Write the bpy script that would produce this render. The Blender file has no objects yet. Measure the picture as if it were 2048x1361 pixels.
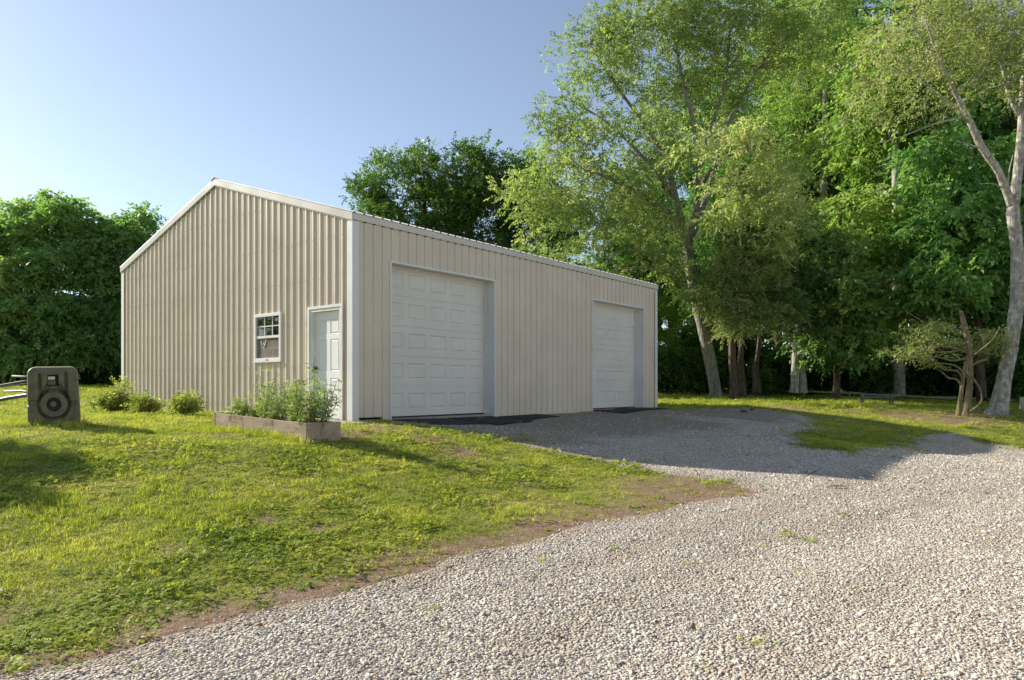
import bpy, bmesh, math, random
import numpy as np
from mathutils import Vector, Matrix
R = math.radians
random.seed(7)
rng = np.random.default_rng(11)

# ------------------------------------------------------------------ camera, sky, sun, exposure
sc = bpy.context.scene
COL = sc.collection
F, YH, HC = 1433.05, 776.14, 0.6134          # focal length in photo pixels, horizon row, eye height over the slab
cam = bpy.data.cameras.new('camera')
cam_o = bpy.data.objects.new('camera', cam); COL.objects.link(cam_o)
cam_o.location = (0, 0, HC); cam_o.rotation_euler = (R(90), 0, 0)
cam.sensor_width = 36; cam.lens = F / 2048 * 36
cam.shift_y = (YH - 680.5) / 2048
cam.clip_start = 0.05; cam.clip_end = 2000
sc.camera = cam_o

SUN_EL = 27.5
TH = 0.8971                                   # heading of the long wall
U = np.array([math.cos(TH), math.sin(TH)]); W_ = np.array([-math.sin(TH), math.cos(TH)])
al = R(13.0)
TRAVEL = math.cos(al) * (-W_) + math.sin(al) * U    # where the sunlight travels over the ground
sun = bpy.data.lights.new('sun', 'SUN'); sun.energy = 3.4; sun.angle = R(0.5); sun.color = (1.0, 0.93, 0.80)
sun_o = bpy.data.objects.new('sun', sun); COL.objects.link(sun_o)
sd = Vector((TRAVEL[0], TRAVEL[1], -math.tan(R(SUN_EL)))).normalized()
sun_o.rotation_euler = sd.to_track_quat('-Z', 'Y').to_euler()
sun_o.location = (-20, 20, 30)
world = bpy.data.worlds.new('World'); sc.world = world; world.use_nodes = True
wn = world.node_tree.nodes; wn.clear()
sky = wn.new('ShaderNodeTexSky'); sky.sky_type = 'NISHITA'; sky.sun_disc = False
sky.sun_elevation = R(SUN_EL)
sky.sun_rotation = math.atan2(-TRAVEL[0], -TRAVEL[1])
sky.altitude = 200; sky.air_density = 1.0; sky.dust_density = 0.5; sky.ozone_density = 2.3
bg = wn.new('ShaderNodeBackground'); bg.inputs['Strength'].default_value = 0.065
wo = wn.new('ShaderNodeOutputWorld')
haze_tint = wn.new('ShaderNodeHueSaturation'); haze_tint.inputs['Saturation'].default_value = 0.80   # a slightly hazy, paler blue all over
world.node_tree.links.new(sky.outputs[0], haze_tint.inputs['Color']); world.node_tree.links.new(haze_tint.outputs[0], bg.inputs[0]); world.node_tree.links.new(bg.outputs[0], wo.inputs[0])
sc.view_settings.view_transform = 'Standard'; sc.view_settings.look = 'None'
sc.view_settings.gamma = 1.0; sc.view_settings.use_curve_mapping = False
sc.view_settings.exposure = 1.38
sc.cycles.max_bounces = 8; sc.cycles.diffuse_bounces = 4; sc.cycles.transmission_bounces = 4
sc.cycles.transparent_max_bounces = 8
sc.cycles.use_denoising = True

# ------------------------------------------------------------------ helpers
def tag(o, label=None, cat=None, group=None, kind=None):
    if label: o['label'] = label
    if cat: o['category'] = cat
    if group: o['group'] = group
    if kind: o['kind'] = kind
    return o

def empty(name, loc, rz=0.0):
    o = bpy.data.objects.new(name, None); COL.objects.link(o)
    o.location = loc; o.rotation_euler = (0, 0, rz); o.empty_display_size = 0.2
    return o

def link_mesh(name, me, mats, parent=None, loc=None):
    o = bpy.data.objects.new(name, me); COL.objects.link(o)
    for m in (mats if isinstance(mats, (list, tuple)) else [mats]):
        if m is not None: me.materials.append(m)
    if parent is not None: o.parent = parent
    if loc is not None: o.location = loc
    return o

def mesh_np(name, V, Fc, attr=None, smooth=False):
    V = np.ascontiguousarray(V, dtype=np.float32); Fc = np.ascontiguousarray(Fc, dtype=np.int32)
    k = Fc.shape[1]; me = bpy.data.meshes.new(name)
    me.vertices.add(len(V)); me.vertices.foreach_set('co', V.ravel())
    me.loops.add(Fc.size); me.loops.foreach_set('vertex_index', Fc.ravel())
    me.polygons.add(len(Fc)); me.polygons.foreach_set('loop_start', np.arange(0, Fc.size, k, dtype=np.int32))
    if smooth: me.polygons.foreach_set('use_smooth', np.ones(len(Fc), dtype=bool))
    me.update(calc_edges=True)
    for nm, (dom, arr) in (attr or {}).items():
        a = me.attributes.new(nm, 'FLOAT', dom); a.data.foreach_set('value', np.ascontiguousarray(arr, dtype=np.float32))
    return me

class MB:
    def __init__(s): s.v = []; s.f = []; s.sm = []
    def quad(s, *p):
        n = len(s.v); s.v += [tuple(map(float, q)) for q in p]; s.f.append(tuple(range(n, n + len(p)))); s.sm.append(False)
    def box(s, x0, y0, z0, x1, y1, z1):
        n = len(s.v)
        s.v += [(x0,y0,z0),(x1,y0,z0),(x1,y1,z0),(x0,y1,z0),(x0,y0,z1),(x1,y0,z1),(x1,y1,z1),(x0,y1,z1)]
        s.f += [(n,n+3,n+2,n+1),(n+4,n+5,n+6,n+7),(n,n+1,n+5,n+4),(n+1,n+2,n+6,n+5),(n+2,n+3,n+7,n+6),(n+3,n,n+4,n+7)]
        s.sm += [False]*6
        return n
    def tube(s, pts, rad, n=8, cap=True):
        pts = [Vector(p) for p in pts]; m = len(pts)
        rad = rad if isinstance(rad, (list, tuple, np.ndarray)) else [rad]*m
        base = len(s.v); ref = Vector((0.13, 0.21, 1.0)); last = None
        for i, p in enumerate(pts):
            t = (pts[min(i+1, m-1)] - pts[max(i-1, 0)])
            if t.length < 1e-9: t = Vector((0, 0, 1))
            t.normalize()
            if last is None:
                r0 = ref if abs(t.dot(ref.normalized())) < 0.95 else Vector((1, 0, 0))
                a = t.cross(r0).normalized()
            else: a = (last - t * last.dot(t)).normalized()
            last = a; b = t.cross(a)
            for k in range(n):
                g = 2*math.pi*k/n; q = p + (a*math.cos(g) + b*math.sin(g)) * rad[i]
                s.v.append(tuple(q))
        for i in range(m-1):
            for k in range(n):
                a0 = base + i*n + k; a1 = base + i*n + (k+1) % n
                s.f.append((a0, a1, a1+n, a0+n)); s.sm.append(True)
        if cap:
            s.f.append(tuple(base + k for k in range(n))[::-1]); s.sm.append(False)
            s.f.append(tuple(base + (m-1)*n + k for k in range(n))); s.sm.append(False)
    def mesh(s, name):
        me = bpy.data.meshes.new(name); me.from_pydata(s.v, [], s.f)
        me.polygons.foreach_set('use_smooth', s.sm); me.update(); return me
    def build(s, name, m, parent=None, loc=None, bevel=0):
        me = s.mesh(name)
        if bevel:
            bm = bmesh.new(); bm.from_mesh(me)
            bmesh.ops.bevel(bm, geom=list(bm.edges), offset=bevel, segments=2, affect='EDGES', profile=0.6)
            bm.to_mesh(me); bm.free()
        return link_mesh(name, me, m, parent, loc)

# ------------------------------------------------------------------ materials
class NT:
    def __init__(s, name):
        s.m = bpy.data.materials.new(name); s.m.use_nodes = True; s.t = s.m.node_tree; s.n = s.t.nodes; s.n.clear()
        s.out = s.n.new('ShaderNodeOutputMaterial')
    def new(s, t, **kw):
        x = s.n.new(t)
        for k, v in kw.items():
            if hasattr(x, k): setattr(x, k, v)
            else: s.set(x.inputs[k], v)
        return x
    def set(s, sock, v):
        if isinstance(v, bpy.types.NodeSocket): s.t.links.new(v, sock)
        elif isinstance(v, (tuple, list)) and len(v) == 3 and sock.type == 'RGBA': sock.default_value = (*v, 1)
        else: sock.default_value = v
    def l(s, a, b): s.t.links.new(a, b)
    def coord(s, kind='Object'): return s.new('ShaderNodeTexCoord').outputs[kind]
    def noise(s, vec, scale, detail=4, rough=0.55, dist=0.0):
        x = s.new('ShaderNodeTexNoise'); s.l(vec, x.inputs['Vector']); x.inputs['Scale'].default_value = scale
        x.inputs['Detail'].default_value = detail; x.inputs['Roughness'].default_value = rough; x.inputs['Distortion'].default_value = dist
        return x.outputs['Fac']
    def mapr(s, v, a, b, c=0.0, d=1.0):
        x = s.new('ShaderNodeMapRange'); s.l(v, x.inputs['Value'])
        for i, q in zip((1, 2, 3, 4), (a, b, c, d)): x.inputs[i].default_value = q
        return x.outputs[0]
    def mix(s, f, a, b, mode='MIX'):
        x = s.new('ShaderNodeMix'); x.data_type = 'RGBA'; x.blend_type = mode
        s.set(x.inputs[0], f); s.set(x.inputs[6], a); s.set(x.inputs[7], b); return x.outputs[2]
    def math(s, op, a, b=0.0):
        x = s.new('ShaderNodeMath'); x.operation = op; s.set(x.inputs[0], a); s.set(x.inputs[1], b); return x.outputs[0]
    def ramp(s, v, stops):
        x = s.new('ShaderNodeValToRGB'); s.l(v, x.inputs[0]); e = x.color_ramp.elements
        while len(e) > 1: e.remove(e[-1])
        e[0].position, e[0].color = stops[0][0], (*stops[0][1], 1)
        for p, c in stops[1:]: q = e.new(p); q.color = (*c, 1)
        return x.outputs[0]
    def attr(s, name):
        x = s.new('ShaderNodeAttribute'); x.attribute_name = name; return x.outputs['Fac']
    def scalev(s, vec, sx, sy, sz):
        x = s.new('ShaderNodeMapping'); s.l(vec, x.inputs[0]); x.inputs['Scale'].default_value = (sx, sy, sz); return x.outputs[0]
    def bump(s, h, strength, dist):
        x = s.new('ShaderNodeBump'); s.l(h, x.inputs['Height']); x.inputs['Strength'].default_value = strength
        x.inputs['Distance'].default_value = dist; return x.outputs[0]
    def bsdf(s, col, rough=0.6, spec=0.3, nrm=None, metal=0.0):
        x = s.new('ShaderNodeBsdfPrincipled'); s.set(x.inputs['Base Color'], col); s.set(x.inputs['Roughness'], rough)
        x.inputs['Specular IOR Level'].default_value = spec; x.inputs['Metallic'].default_value = metal
        if nrm is not None: s.l(nrm, x.inputs['Normal'])
        return x.outputs[0]
    def done(s, sh): s.l(sh, s.out.inputs[0]); return s.m

def painted(name, c1, c2, rough=0.45, spec=0.3, dirt=(0.2, 0.17, 0.13), dirt_amt=0.35, streak=True, bump=0.05):
    t = NT(name); co = t.coord()
    n1 = t.noise(co, 1.3, 5)
    col = t.mix(t.mapr(n1, 0.35, 0.65), c1, c2)
    st = t.noise(t.scalev(co, 9, 9, 0.7) if streak else co, 2.2, 6, 0.65)
    sp = t.noise(co, 38, 3, 0.7)
    d = t.math('MULTIPLY', t.mapr(st, 0.56, 0.78), t.mapr(sp, 0.35, 0.65))
    col = t.mix(t.math('MULTIPLY', d, dirt_amt), col, dirt)
    nb = t.bump(t.noise(co, 14, 3), bump, 0.01)
    return t.done(t.bsdf(col, t.mapr(n1, 0.3, 0.7, rough - 0.06, rough + 0.1), spec, nb))

def flat(name, c, rough=0.6, spec=0.3, var=0.25, scale=12, bump=0.15, metal=0.0):
    t = NT(name); co = t.coord(); n = t.noise(co, scale, 5, 0.6)
    lo = tuple(x*(1-var) for x in c); hi = tuple(min(1, x*(1+var)) for x in c)
    col = t.mix(t.mapr(n, 0.3, 0.7), lo, hi)
    return t.done(t.bsdf(col, rough, spec, t.bump(n, bump, 0.01), metal))

def leaf_mat(name, stops, trans=0.45, rough=0.45, spec=0.35, tr_tint=(0.98, 1.16, 0.55)):
    t = NT(name); col = t.ramp(t.attr('tint'), stops)
    d = t.bsdf(col, rough, spec)
    tr = t.new('ShaderNodeBsdfTranslucent'); t.l(t.mix(1.0, col, tr_tint, 'MULTIPLY'), tr.inputs[0])
    mx = t.new('ShaderNodeMixShader'); mx.inputs[0].default_value = trans; t.l(d, mx.inputs[1]); t.l(tr.outputs[0], mx.inputs[2])
    return t.done(mx.outputs[0])

def bark_mat(name, c1, c2, lichen=None, scale=7):
    t = NT(name); co = t.coord(); sv = t.scalev(co, 1, 1, 0.25)
    v = t.new('ShaderNodeTexVoronoi'); t.l(sv, v.inputs['Vector']); v.inputs['Scale'].default_value = scale*2.2
    n = t.noise(sv, scale*1.6, 6, 0.65)
    col = t.mix(t.mapr(n, 0.35, 0.68), c1, c2)
    if lichen:
        ln = t.noise(co, 5.5, 6, 0.7); col = t.mix(t.mapr(ln, 0.5, 0.6), col, lichen)
    h = t.math('ADD', n, t.math('MULTIPLY', v.outputs['Distance'], 0.7))
    return t.done(t.bsdf(col, 0.9, 0.1, t.bump(h, 0.9, 0.04)))

M = {}
M['cream'] = painted('cream_metal', (0.625, 0.53, 0.42), (0.685, 0.585, 0.475), 0.42, 0.3, (0.25, 0.2, 0.14), 0.22)
M['white_trim'] = painted('white_trim', (0.66, 0.655, 0.645), (0.72, 0.71, 0.695), 0.4, 0.3, (0.2, 0.17, 0.14), 0.25)
M['rake'] = painted('rake_trim_metal', (0.46, 0.435, 0.40), (0.52, 0.49, 0.455), 0.42, 0.3, (0.22, 0.19, 0.15), 0.35)
M['eave'] = painted('eave_trim_metal', (0.60, 0.575, 0.53), (0.66, 0.635, 0.59), 0.4, 0.3, (0.22, 0.19, 0.15), 0.25)
M['white_door'] = painted('white_door_paint', (0.65, 0.61, 0.55), (0.72, 0.675, 0.61), 0.42, 0.35, (0.36, 0.32, 0.26), 0.22)
M['walk_door'] = painted('entry_door_paint', (0.72, 0.73, 0.73), (0.78, 0.78, 0.77), 0.4, 0.3, (0.3, 0.27, 0.2), 0.3)
M['wood_trim'] = painted('weathered_white_wood', (0.66, 0.64, 0.61), (0.75, 0.74, 0.72), 0.6, 0.2, (0.22, 0.18, 0.14), 0.7, True, 0.3)
M['roof'] = painted('roof_metal', (0.55, 0.55, 0.54), (0.62, 0.62, 0.6), 0.4, 0.4)
M['screw'] = flat('screw_head', (0.3, 0.26, 0.2), 0.5)
M['concrete'] = flat('concrete', (0.36, 0.31, 0.25), 0.9, 0.1, 0.3, 9, 0.3)
M['rubber'] = flat('black_rubber', (0.035, 0.034, 0.034), 0.8, 0.2, 0.6, 5, 0.5)
M['dark'] = flat('shade_dark', (0.03, 0.028, 0.026), 0.9, 0.05)  # near-black that stands in for shade in gaps and behind the window
M['knob'] = flat('black_knob', (0.02, 0.02, 0.02), 0.3, 0.5)
M['cord'] = flat('white_cord', (0.75, 0.74, 0.7), 0.6)
M['galv'] = flat('galvanised_pipe', (0.19, 0.18, 0.165), 0.75, 0.4, 0.2, 20, 0.1, 0.3)
M['grey_metal'] = flat('grey_metal', (0.11, 0.125, 0.14), 0.5, 0.4, 0.25, 20, 0.1, 0.3)
M['pole_wood'] = flat('bleached_pole_wood', (0.42, 0.36, 0.29), 0.9, 0.1, 0.3, 8, 0.4)
M['stone'] = flat('pale_rock', (0.48, 0.45, 0.4), 0.9, 0.1, 0.25, 10, 0.5)

M['clod'] = flat('earth_clod', (0.12, 0.095, 0.08), .95, .05, .3, 12, .5)
def tank_mat():
    t = NT('weathered_plastic'); co = t.coord(); n = t.noise(co, 7, 6, 0.65); n2 = t.noise(co, 40, 4, 0.7)
    col = t.mix(t.mapr(n, 0.35, 0.65), (0.115, 0.104, 0.07), (0.19, 0.165, 0.11))
    col = t.mix(t.math('MULTIPLY', t.mapr(n2, 0.55, 0.75), 0.35), col, (0.16, 0.14, 0.11))
    return t.done(t.bsdf(col, 0.55, 0.35, t.bump(n2, 0.1, 0.01)))
M['tank'] = tank_mat()

def board_mat():
    t = NT('weathered_board'); co = t.coord()
    g = t.noise(t.scalev(co, 10, 1.0, 14), 3.0, 7, 0.65, 0.6); n = t.noise(co, 2.3, 5, 0.6); s = t.noise(t.scalev(co, 3, 3, 1.6), 2.0, 6, 0.75)
    col = t.mix(t.mapr(g, 0.3, 0.7), (0.24, 0.17, 0.12), (0.46, 0.36, 0.27))
    col = t.mix(t.mapr(n, 0.45, 0.7), col, (0.47, 0.38, 0.30))
    col = t.mix(t.math('MULTIPLY', t.mapr(s, 0.53, 0.66), 0.7), col, (0.10, 0.065, 0.05))
    return t.done(t.bsdf(col, 0.88, 0.1, t.bump(g, 0.35, 0.01)))
M['board'] = board_mat()

def glass_mat():
    t = NT('window_glass')
    g = t.new('ShaderNodeBsdfGlossy'); g.inputs['Roughness'].default_value = 0.02; g.inputs[0].default_value = (0.9, 0.92, 0.92, 1)
    tr = t.new('ShaderNodeBsdfTransparent'); tr.inputs[0].default_value = (0.75, 0.78, 0.76, 1)
    fr = t.new('ShaderNodeFresnel'); fr.inputs[0].default_value = 1.6
    mx = t.new('ShaderNodeMixShader'); t.l(t.mapr(fr.outputs[0], 0, 1, 0.06, 1.0), mx.inputs[0]); t.l(tr.outputs[0], mx.inputs[1]); t.l(g.outputs[0], mx.inputs[2])
    return t.done(mx.outputs[0])
M['glass'] = glass_mat()
def screen_mat():
    t = NT('insect_screen')
    tr = t.new('ShaderNodeBsdfTransparent'); d = t.bsdf((0.34, 0.29, 0.25), 0.8, 0.1)
    mx = t.new('ShaderNodeMixShader'); mx.inputs[0].default_value = 0.42; t.l(tr.outputs[0], mx.inputs[1]); t.l(d, mx.inputs[2])
    return t.done(mx.outputs[0])
M['screen'] = screen_mat()

# ------------------------------------------------------------------ the lie of the land
CTRL = np.array([
    (-2.99,13.42,-.03),(4.62,22.95,-.03),(-10.58,19.49,.02),(-6.78,16.45,-.01),(.76,18.11,-.07),(-1.2,15.7,-.07),(2.9,20.8,-.05),
    (-2.97,29.0,.12),(-3,21,0),
    (-.83,12.3,-.17),(.35,11.68,-.36),(1.39,11.13,-.53),(2.61,10.5,-.61),(3.85,9.6,-.68),
    (4.5,10.2,-.58),(5.7,11.8,-.55),(6.9,13.3,-.54),(8.7,14.9,-.73),
    (6.53,21.95,-.03),(7.97,21.2,-.09),(9.6,20.35,-.46),(11.36,19.43,-.6),(12.4,18.9,-.78),(13.4,18.4,-1.0),(17,16,-1.15),
    (3.6,15.5,-.32),(6.0,17.3,-.36),
    (0,0,-.86),(0,3,-.85),(0,5,-.80),(3,3,-.86),(-3,3,-.82),(4,6,-.82),(8,8,-.9),(0,7.4,-.7),(12,12,-1.05),(-4,-4,-.9),(5,-4,-.95),(10,3,-1.0),
    (16.1,23.5,-.27),(14.3,22.8,-.25),(16,27.5,-.1),(9.1,32,.14),(12,24,-.12),(13.6,20.6,-.58),(14,34,.12),(24,35,.05),(20,22,-.65),(26,26,-.5),(4,36,.35),(9,40,.4),(20,42,.35),
    (-7.1,11.3,.03),(-2.85,9.7,-.15),(-4.8,11.2,-.06),(-12,13,.12),(-5,7,-.42),(-9,8,-.2),(-4.2,4.6,-.74),(-14,22,.25),(-20,30,.55),(-12,34,.6),(-28,24,.55),(-18,12,.2),(-9,2,-.6),
    (-3,40,.5),(-20,45,.7),(30,48,.5)], float)
def _phi(r): return np.where(r > 1e-9, r*r*np.log(np.maximum(r, 1e-9)), 0.0)
_n = len(CTRL)
_K = _phi(np.hypot(CTRL[:,None,0]-CTRL[None,:,0], CTRL[:,None,1]-CTRL[None,:,1])) + np.eye(_n)*0.6
_P = np.c_[np.ones(_n), CTRL[:, :2]]
_S = np.linalg.solve(np.block([[_K, _P], [_P.T, np.zeros((3, 3))]]), np.r_[CTRL[:, 2], 0, 0, 0])
def terrain(x, y):
    x = np.asarray(x, float); y = np.asarray(y, float); sh = x.shape; x = x.ravel(); y = y.ravel()
    z = np.empty(len(x))
    for i in range(0, len(x), 40000):
        a, b = x[i:i+40000], y[i:i+40000]
        z[i:i+40000] = _phi(np.hypot(a[:,None]-CTRL[:,0], b[:,None]-CTRL[:,1])) @ _S[:_n] + _S[_n] + _S[_n+1]*a + _S[_n+2]*b
    d = np.hypot(x-2, y-18); k = np.clip((d-32)/16, 0, 1); k = k*k*(3-2*k)
    z = z*(1-k) + 0.5*k
    far = np.clip((d - 5)/10, 0, 1)
    z = z + 0.008*np.sin(x*2.1+1.3*np.sin(y*1.7))*np.cos(y*2.6+x*.7) + 0.012*np.sin(x*.9+2)*np.sin(y*1.1+.5)
    return z.reshape(sh)
def gz(x, y): return float(terrain(np.array([x]), np.array([y]))[0])
def at(px, py, Y):                                # a point of the photograph at its own distance Y
    return Vector(((px-1024)/F*Y, Y, HC-(py-YH)/F*Y))
_ys = np.arange(1.6, 60, 0.03)
def ground_at(px, py):
    xs = (px-1024)/F*_ys; zs = HC-(py-YH)/F*_ys
    d = zs - terrain(xs, _ys); k = np.argmax(d < 0)
    return (xs[k], _ys[k]) if d[k] < 0 else (xs[-1], _ys[-1])

# plots of gravel and grass, as outlines on the ground
GR = [ground_at(*p) for p in [(60,1345),(220,1322),(330,1280),(470,1245),(620,1205),(760,1172),(900,1128),(1040,1090),(1180,1052),(1300,1026),(1410,1004),(1500,985),(1470,966),(1400,954),(1330,946),(1216,926),(1113,903),(1022,885),(968,872),(911,860),(850,852)]]
C0 = np.array([-2.9881, 13.4236])
def loc(x, y): return tuple(C0 + U*x + W_*y)
GR += [loc(.5,-.75), loc(.6,0.3), loc(12.3,0.3)]
GR += [ground_at(*p) for p in [(1330,821),(1440,817),(1500,817),(1560,824),(1625,838),(1640,858),(1590,880),(1640,898),(1700,908),(1745,902),(1790,888),(1850,871),(1905,868),(1960,882),(2010,894)]]
GR += [(17, 17.2), (24, 15), (24, -6), (-6, -6), (-4.2, 1.0), (-3.0, 3.0)]
GR = np.array(GR)
def sdf(poly, x, y):
    x = np.asarray(x, float); y = np.asarray(y, float)
    d = np.full(x.shape, 1e9); ins = np.zeros(x.shape, bool); n = len(poly)
    for i in range(n):
        ax, ay = poly[i]; bx, by = poly[(i+1) % n]; ex, ey = bx-ax, by-ay
        t = np.clip(((x-ax)*ex+(y-ay)*ey)/(ex*ex+ey*ey+1e-12), 0, 1)
        d = np.minimum(d, np.hypot(x-ax-t*ex, y-ay-t*ey))
        c = ((ay > y) != (by > y)) & (x < (bx-ax)*(y-ay)/(by-ay+1e-12)+ax); ins ^= c
    return np.where(ins, -d, d)
# smooth value noise for breaking edges and thinning the grass
_tab = rng.random((64, 64))
def vnoise(x, y, s):
    x = np.asarray(x)*s+100; y = np.asarray(y)*s+100; xi = np.floor(x).astype(int); yi = np.floor(y).astype(int); fx = x-xi; fy = y-yi
    fx = fx*fx*(3-2*fx); fy = fy*fy*(3-2*fy); g = lambda a, b: _tab[a % 64, b % 64]
    return (g(xi,yi)*(1-fx)+g(xi+1,yi)*fx)*(1-fy)+(g(xi,yi+1)*(1-fx)+g(xi+1,yi+1)*fx)*fy
def fbm(x, y, s): return .5*vnoise(x,y,s)+.3*vnoise(x,y,s*2.1)+.2*vnoise(x,y,s*4.3)
def gsdf(x, y): return sdf(GR, x, y) + (fbm(x, y, 1.7)-.5)*(np.clip(np.asarray(y)*.05, .25, .7)+.9*np.clip((np.asarray(y)-10.5)/3, 0, 1)*(np.asarray(x) > 3.5)*(np.asarray(y) < 19))
BP = np.array([loc(0,0), loc(12.19,0), loc(12.19,9.713), loc(0,9.713)])
STRIP = [ground_at(*p) for p in [(1290,1010),(1350,975),(1430,965),(1500,985),(1420,1006),(1330,1020)]]
BARE = [(*ground_at(*p), r) for p, r in [((760,858),.8),((690,870),.7),((1395,985),1.5),((1330,992),.9),((480,868),.6),((920,905),.5),((860,880),.55),((1960,832),1.6),((1900,836),1.4),((1820,832),1.2),((1700,822),1.0),((2000,826),1.5),((1560,815),1.4),((640,1060),.22),((540,1040),.18)]]
def dirt_mask(x, y):
    g = gsdf(x, y)
    dl = np.full(np.shape(x), 1e9)
    for (ax, ay), (bx, by) in zip(GR[:11], GR[1:12]):
        ex, ey = bx-ax, by-ay; t = np.clip(((x-ax)*ex+(y-ay)*ey)/(ex*ex+ey*ey), 0, 1); dl = np.minimum(dl, np.hypot(x-ax-t*ex, y-ay-t*ey))
    wd = .095*np.clip(y, 2, 10)*(.6+.9*fbm(x+3, y, 1.3))
    wd = wd*(.35+1.3*fbm(x+11, y+5, 2.6)); near = np.maximum(np.clip(1.35-dl/wd, 0, 1)*(.72+.5*fbm(x, y, 4.0)), np.clip(1-g/.12, 0, .7)*(np.asarray(y) < 16))
    m = np.maximum(near, np.clip((fbm(x, y, .9)-.66)*6, 0, .55))
    for bx, by, r in BARE:
        m = np.maximum(m, np.clip(1.5*(1-np.hypot(x-bx, (y-by)*.8)/r) * (0.4+1.0*fbm(x, y, 2.5)), 0, .9))
    return np.clip(m, 0, 1)

def axis(lo, hi, fine0, fine1, df, grow=1.25):
    a = list(np.arange(fine0, fine1+1e-6, df)); s = df
    while a[-1] < hi: s = min(s*grow, 40); a.append(a[-1]+s)
    s = df
    while a[0] > lo: s = min(s*grow, 40); a.insert(0, a[0]-s)
    return np.array(a)
GX = axis(-420, 420, -12, 17, .13); GY = axis(-120, 520, 1.2, 27, .13)
XX, YY = np.meshgrid(GX, GY); ZZ = terrain(XX, YY)
nx, ny = len(GX), len(GY)
idx = np.arange(nx*ny).reshape(ny, nx)
FQ = np.stack([idx[:-1,:-1], idx[:-1,1:], idx[1:,1:], idx[1:,:-1]], -1).reshape(-1, 4)
def ground_mat():
    t = NT('lawn_soil'); co = t.coord(); n = t.noise(co, 3.2, 6, 0.65); f = t.noise(co, 60, 4, 0.7); m = t.noise(co, 14, 5, 0.6)
    grass = t.mix(t.mapr(n, 0.3, 0.7), (0.19, 0.22, 0.042), (0.31, 0.305, 0.08))
    grass = t.mix(t.mapr(m, 0.52, 0.72), grass, (0.25, 0.20, 0.09))
    soil = t.mix(t.mapr(m, 0.3, 0.7), (0.19, 0.115, 0.075), (0.34, 0.235, 0.165))
    soil = t.mix(t.math('MULTIPLY', t.mapr(f, 0.55, 0.72), 0.6), soil, (0.36, 0.3, 0.24))
    col = t.mix(t.attr('dirt'), grass, soil)
    h = t.math('ADD', f, m)
    return t.done(t.bsdf(col, 0.95, 0.05, t.bump(h, 0.8, 0.03)))
M['ground'] = ground_mat()
ground = link_mesh('ground', mesh_np('ground', np.c_[XX.ravel(), YY.ravel(), ZZ.ravel()], FQ,
                   {'dirt': ('POINT', dirt_mask(XX.ravel(), YY.ravel()))}, True), M['ground'])
tag(ground, kind='structure')

def gravel_mat():
    t = NT('gravel'); co = t.coord()
    v = t.new('ShaderNodeTexVoronoi'); t.l(co, v.inputs['Vector']); v.inputs['Scale'].default_value = 46
    v2 = t.new('ShaderNodeTexVoronoi'); t.l(co, v2.inputs['Vector']); v2.inputs['Scale'].default_value = 15
    big = t.noise(co, 0.9, 5, 0.6); med = t.noise(co, 6, 5, 0.7)
    sep = t.new('ShaderNodeSeparateColor'); t.l(v.outputs['Color'], sep.inputs[0])
    col = t.ramp(sep.outputs[0], [(0, (0.28, 0.245, 0.205)), (.3, (0.475, 0.42, 0.35)), (.7, (0.60, 0.54, 0.455)), (1, (0.70, 0.635, 0.55))])
    gap = t.mapr(v.outputs['Distance'], 0.45, 0.75)
    col = t.mix(t.math('MULTIPLY', gap, 0.7), col, (0.36, 0.31, 0.25))
    col = t.mix(t.math('MULTIPLY', t.mapr(big, 0.45, 0.65), 0.25), col, (0.3, 0.26, 0.2))
    soil = t.mix(t.mapr(med, 0.35, 0.65), (0.22, 0.168, 0.122), (0.40, 0.32, 0.24))
    dm = t.math('MULTIPLY', t.attr('dirt'), t.mapr(med, 0.25, 0.6, 0.55, 1.0))
    col = t.mix(dm, col, soil)
    h = t.math('ADD', t.math('SUBTRACT', 1.0, v.outputs['Distance']), t.math('MULTIPLY', v2.outputs['Distance'], -0.5))
    return t.done(t.bsdf(col, 0.9, 0.12, t.bump(h, 0.9, 0.03)))
M['gravel'] = gravel_mat()
GS = gsdf(XX, YY)
def smooth(a, lo, hi): k = np.clip((a-lo)/(hi-lo), 0, 1); return k*k*(3-2*k)
PALE = [(*ground_at(*p), rx, ry) for p, rx, ry in [((1380,910),1.9,.9),((1260,888),1.2,.6),((1500,915),1.6,.7),((1430,842),2.2,.9),((1520,848),1.4,.6),((1900,885),3,1.2)]]
TRACKS = [[ground_at(*p) for p in q] for q in ([(950,1360),(1130,1250),(1330,1160),(1560,1080),(1800,1020),(2080,975)], [(1500,1361),(1640,1240),(1800,1150),(2000,1080),(2150,1040)], [(700,1300),(900,1215),(1100,1150),(1350,1080),(1560,1020),(1720,960),(1850,915)])]
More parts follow.
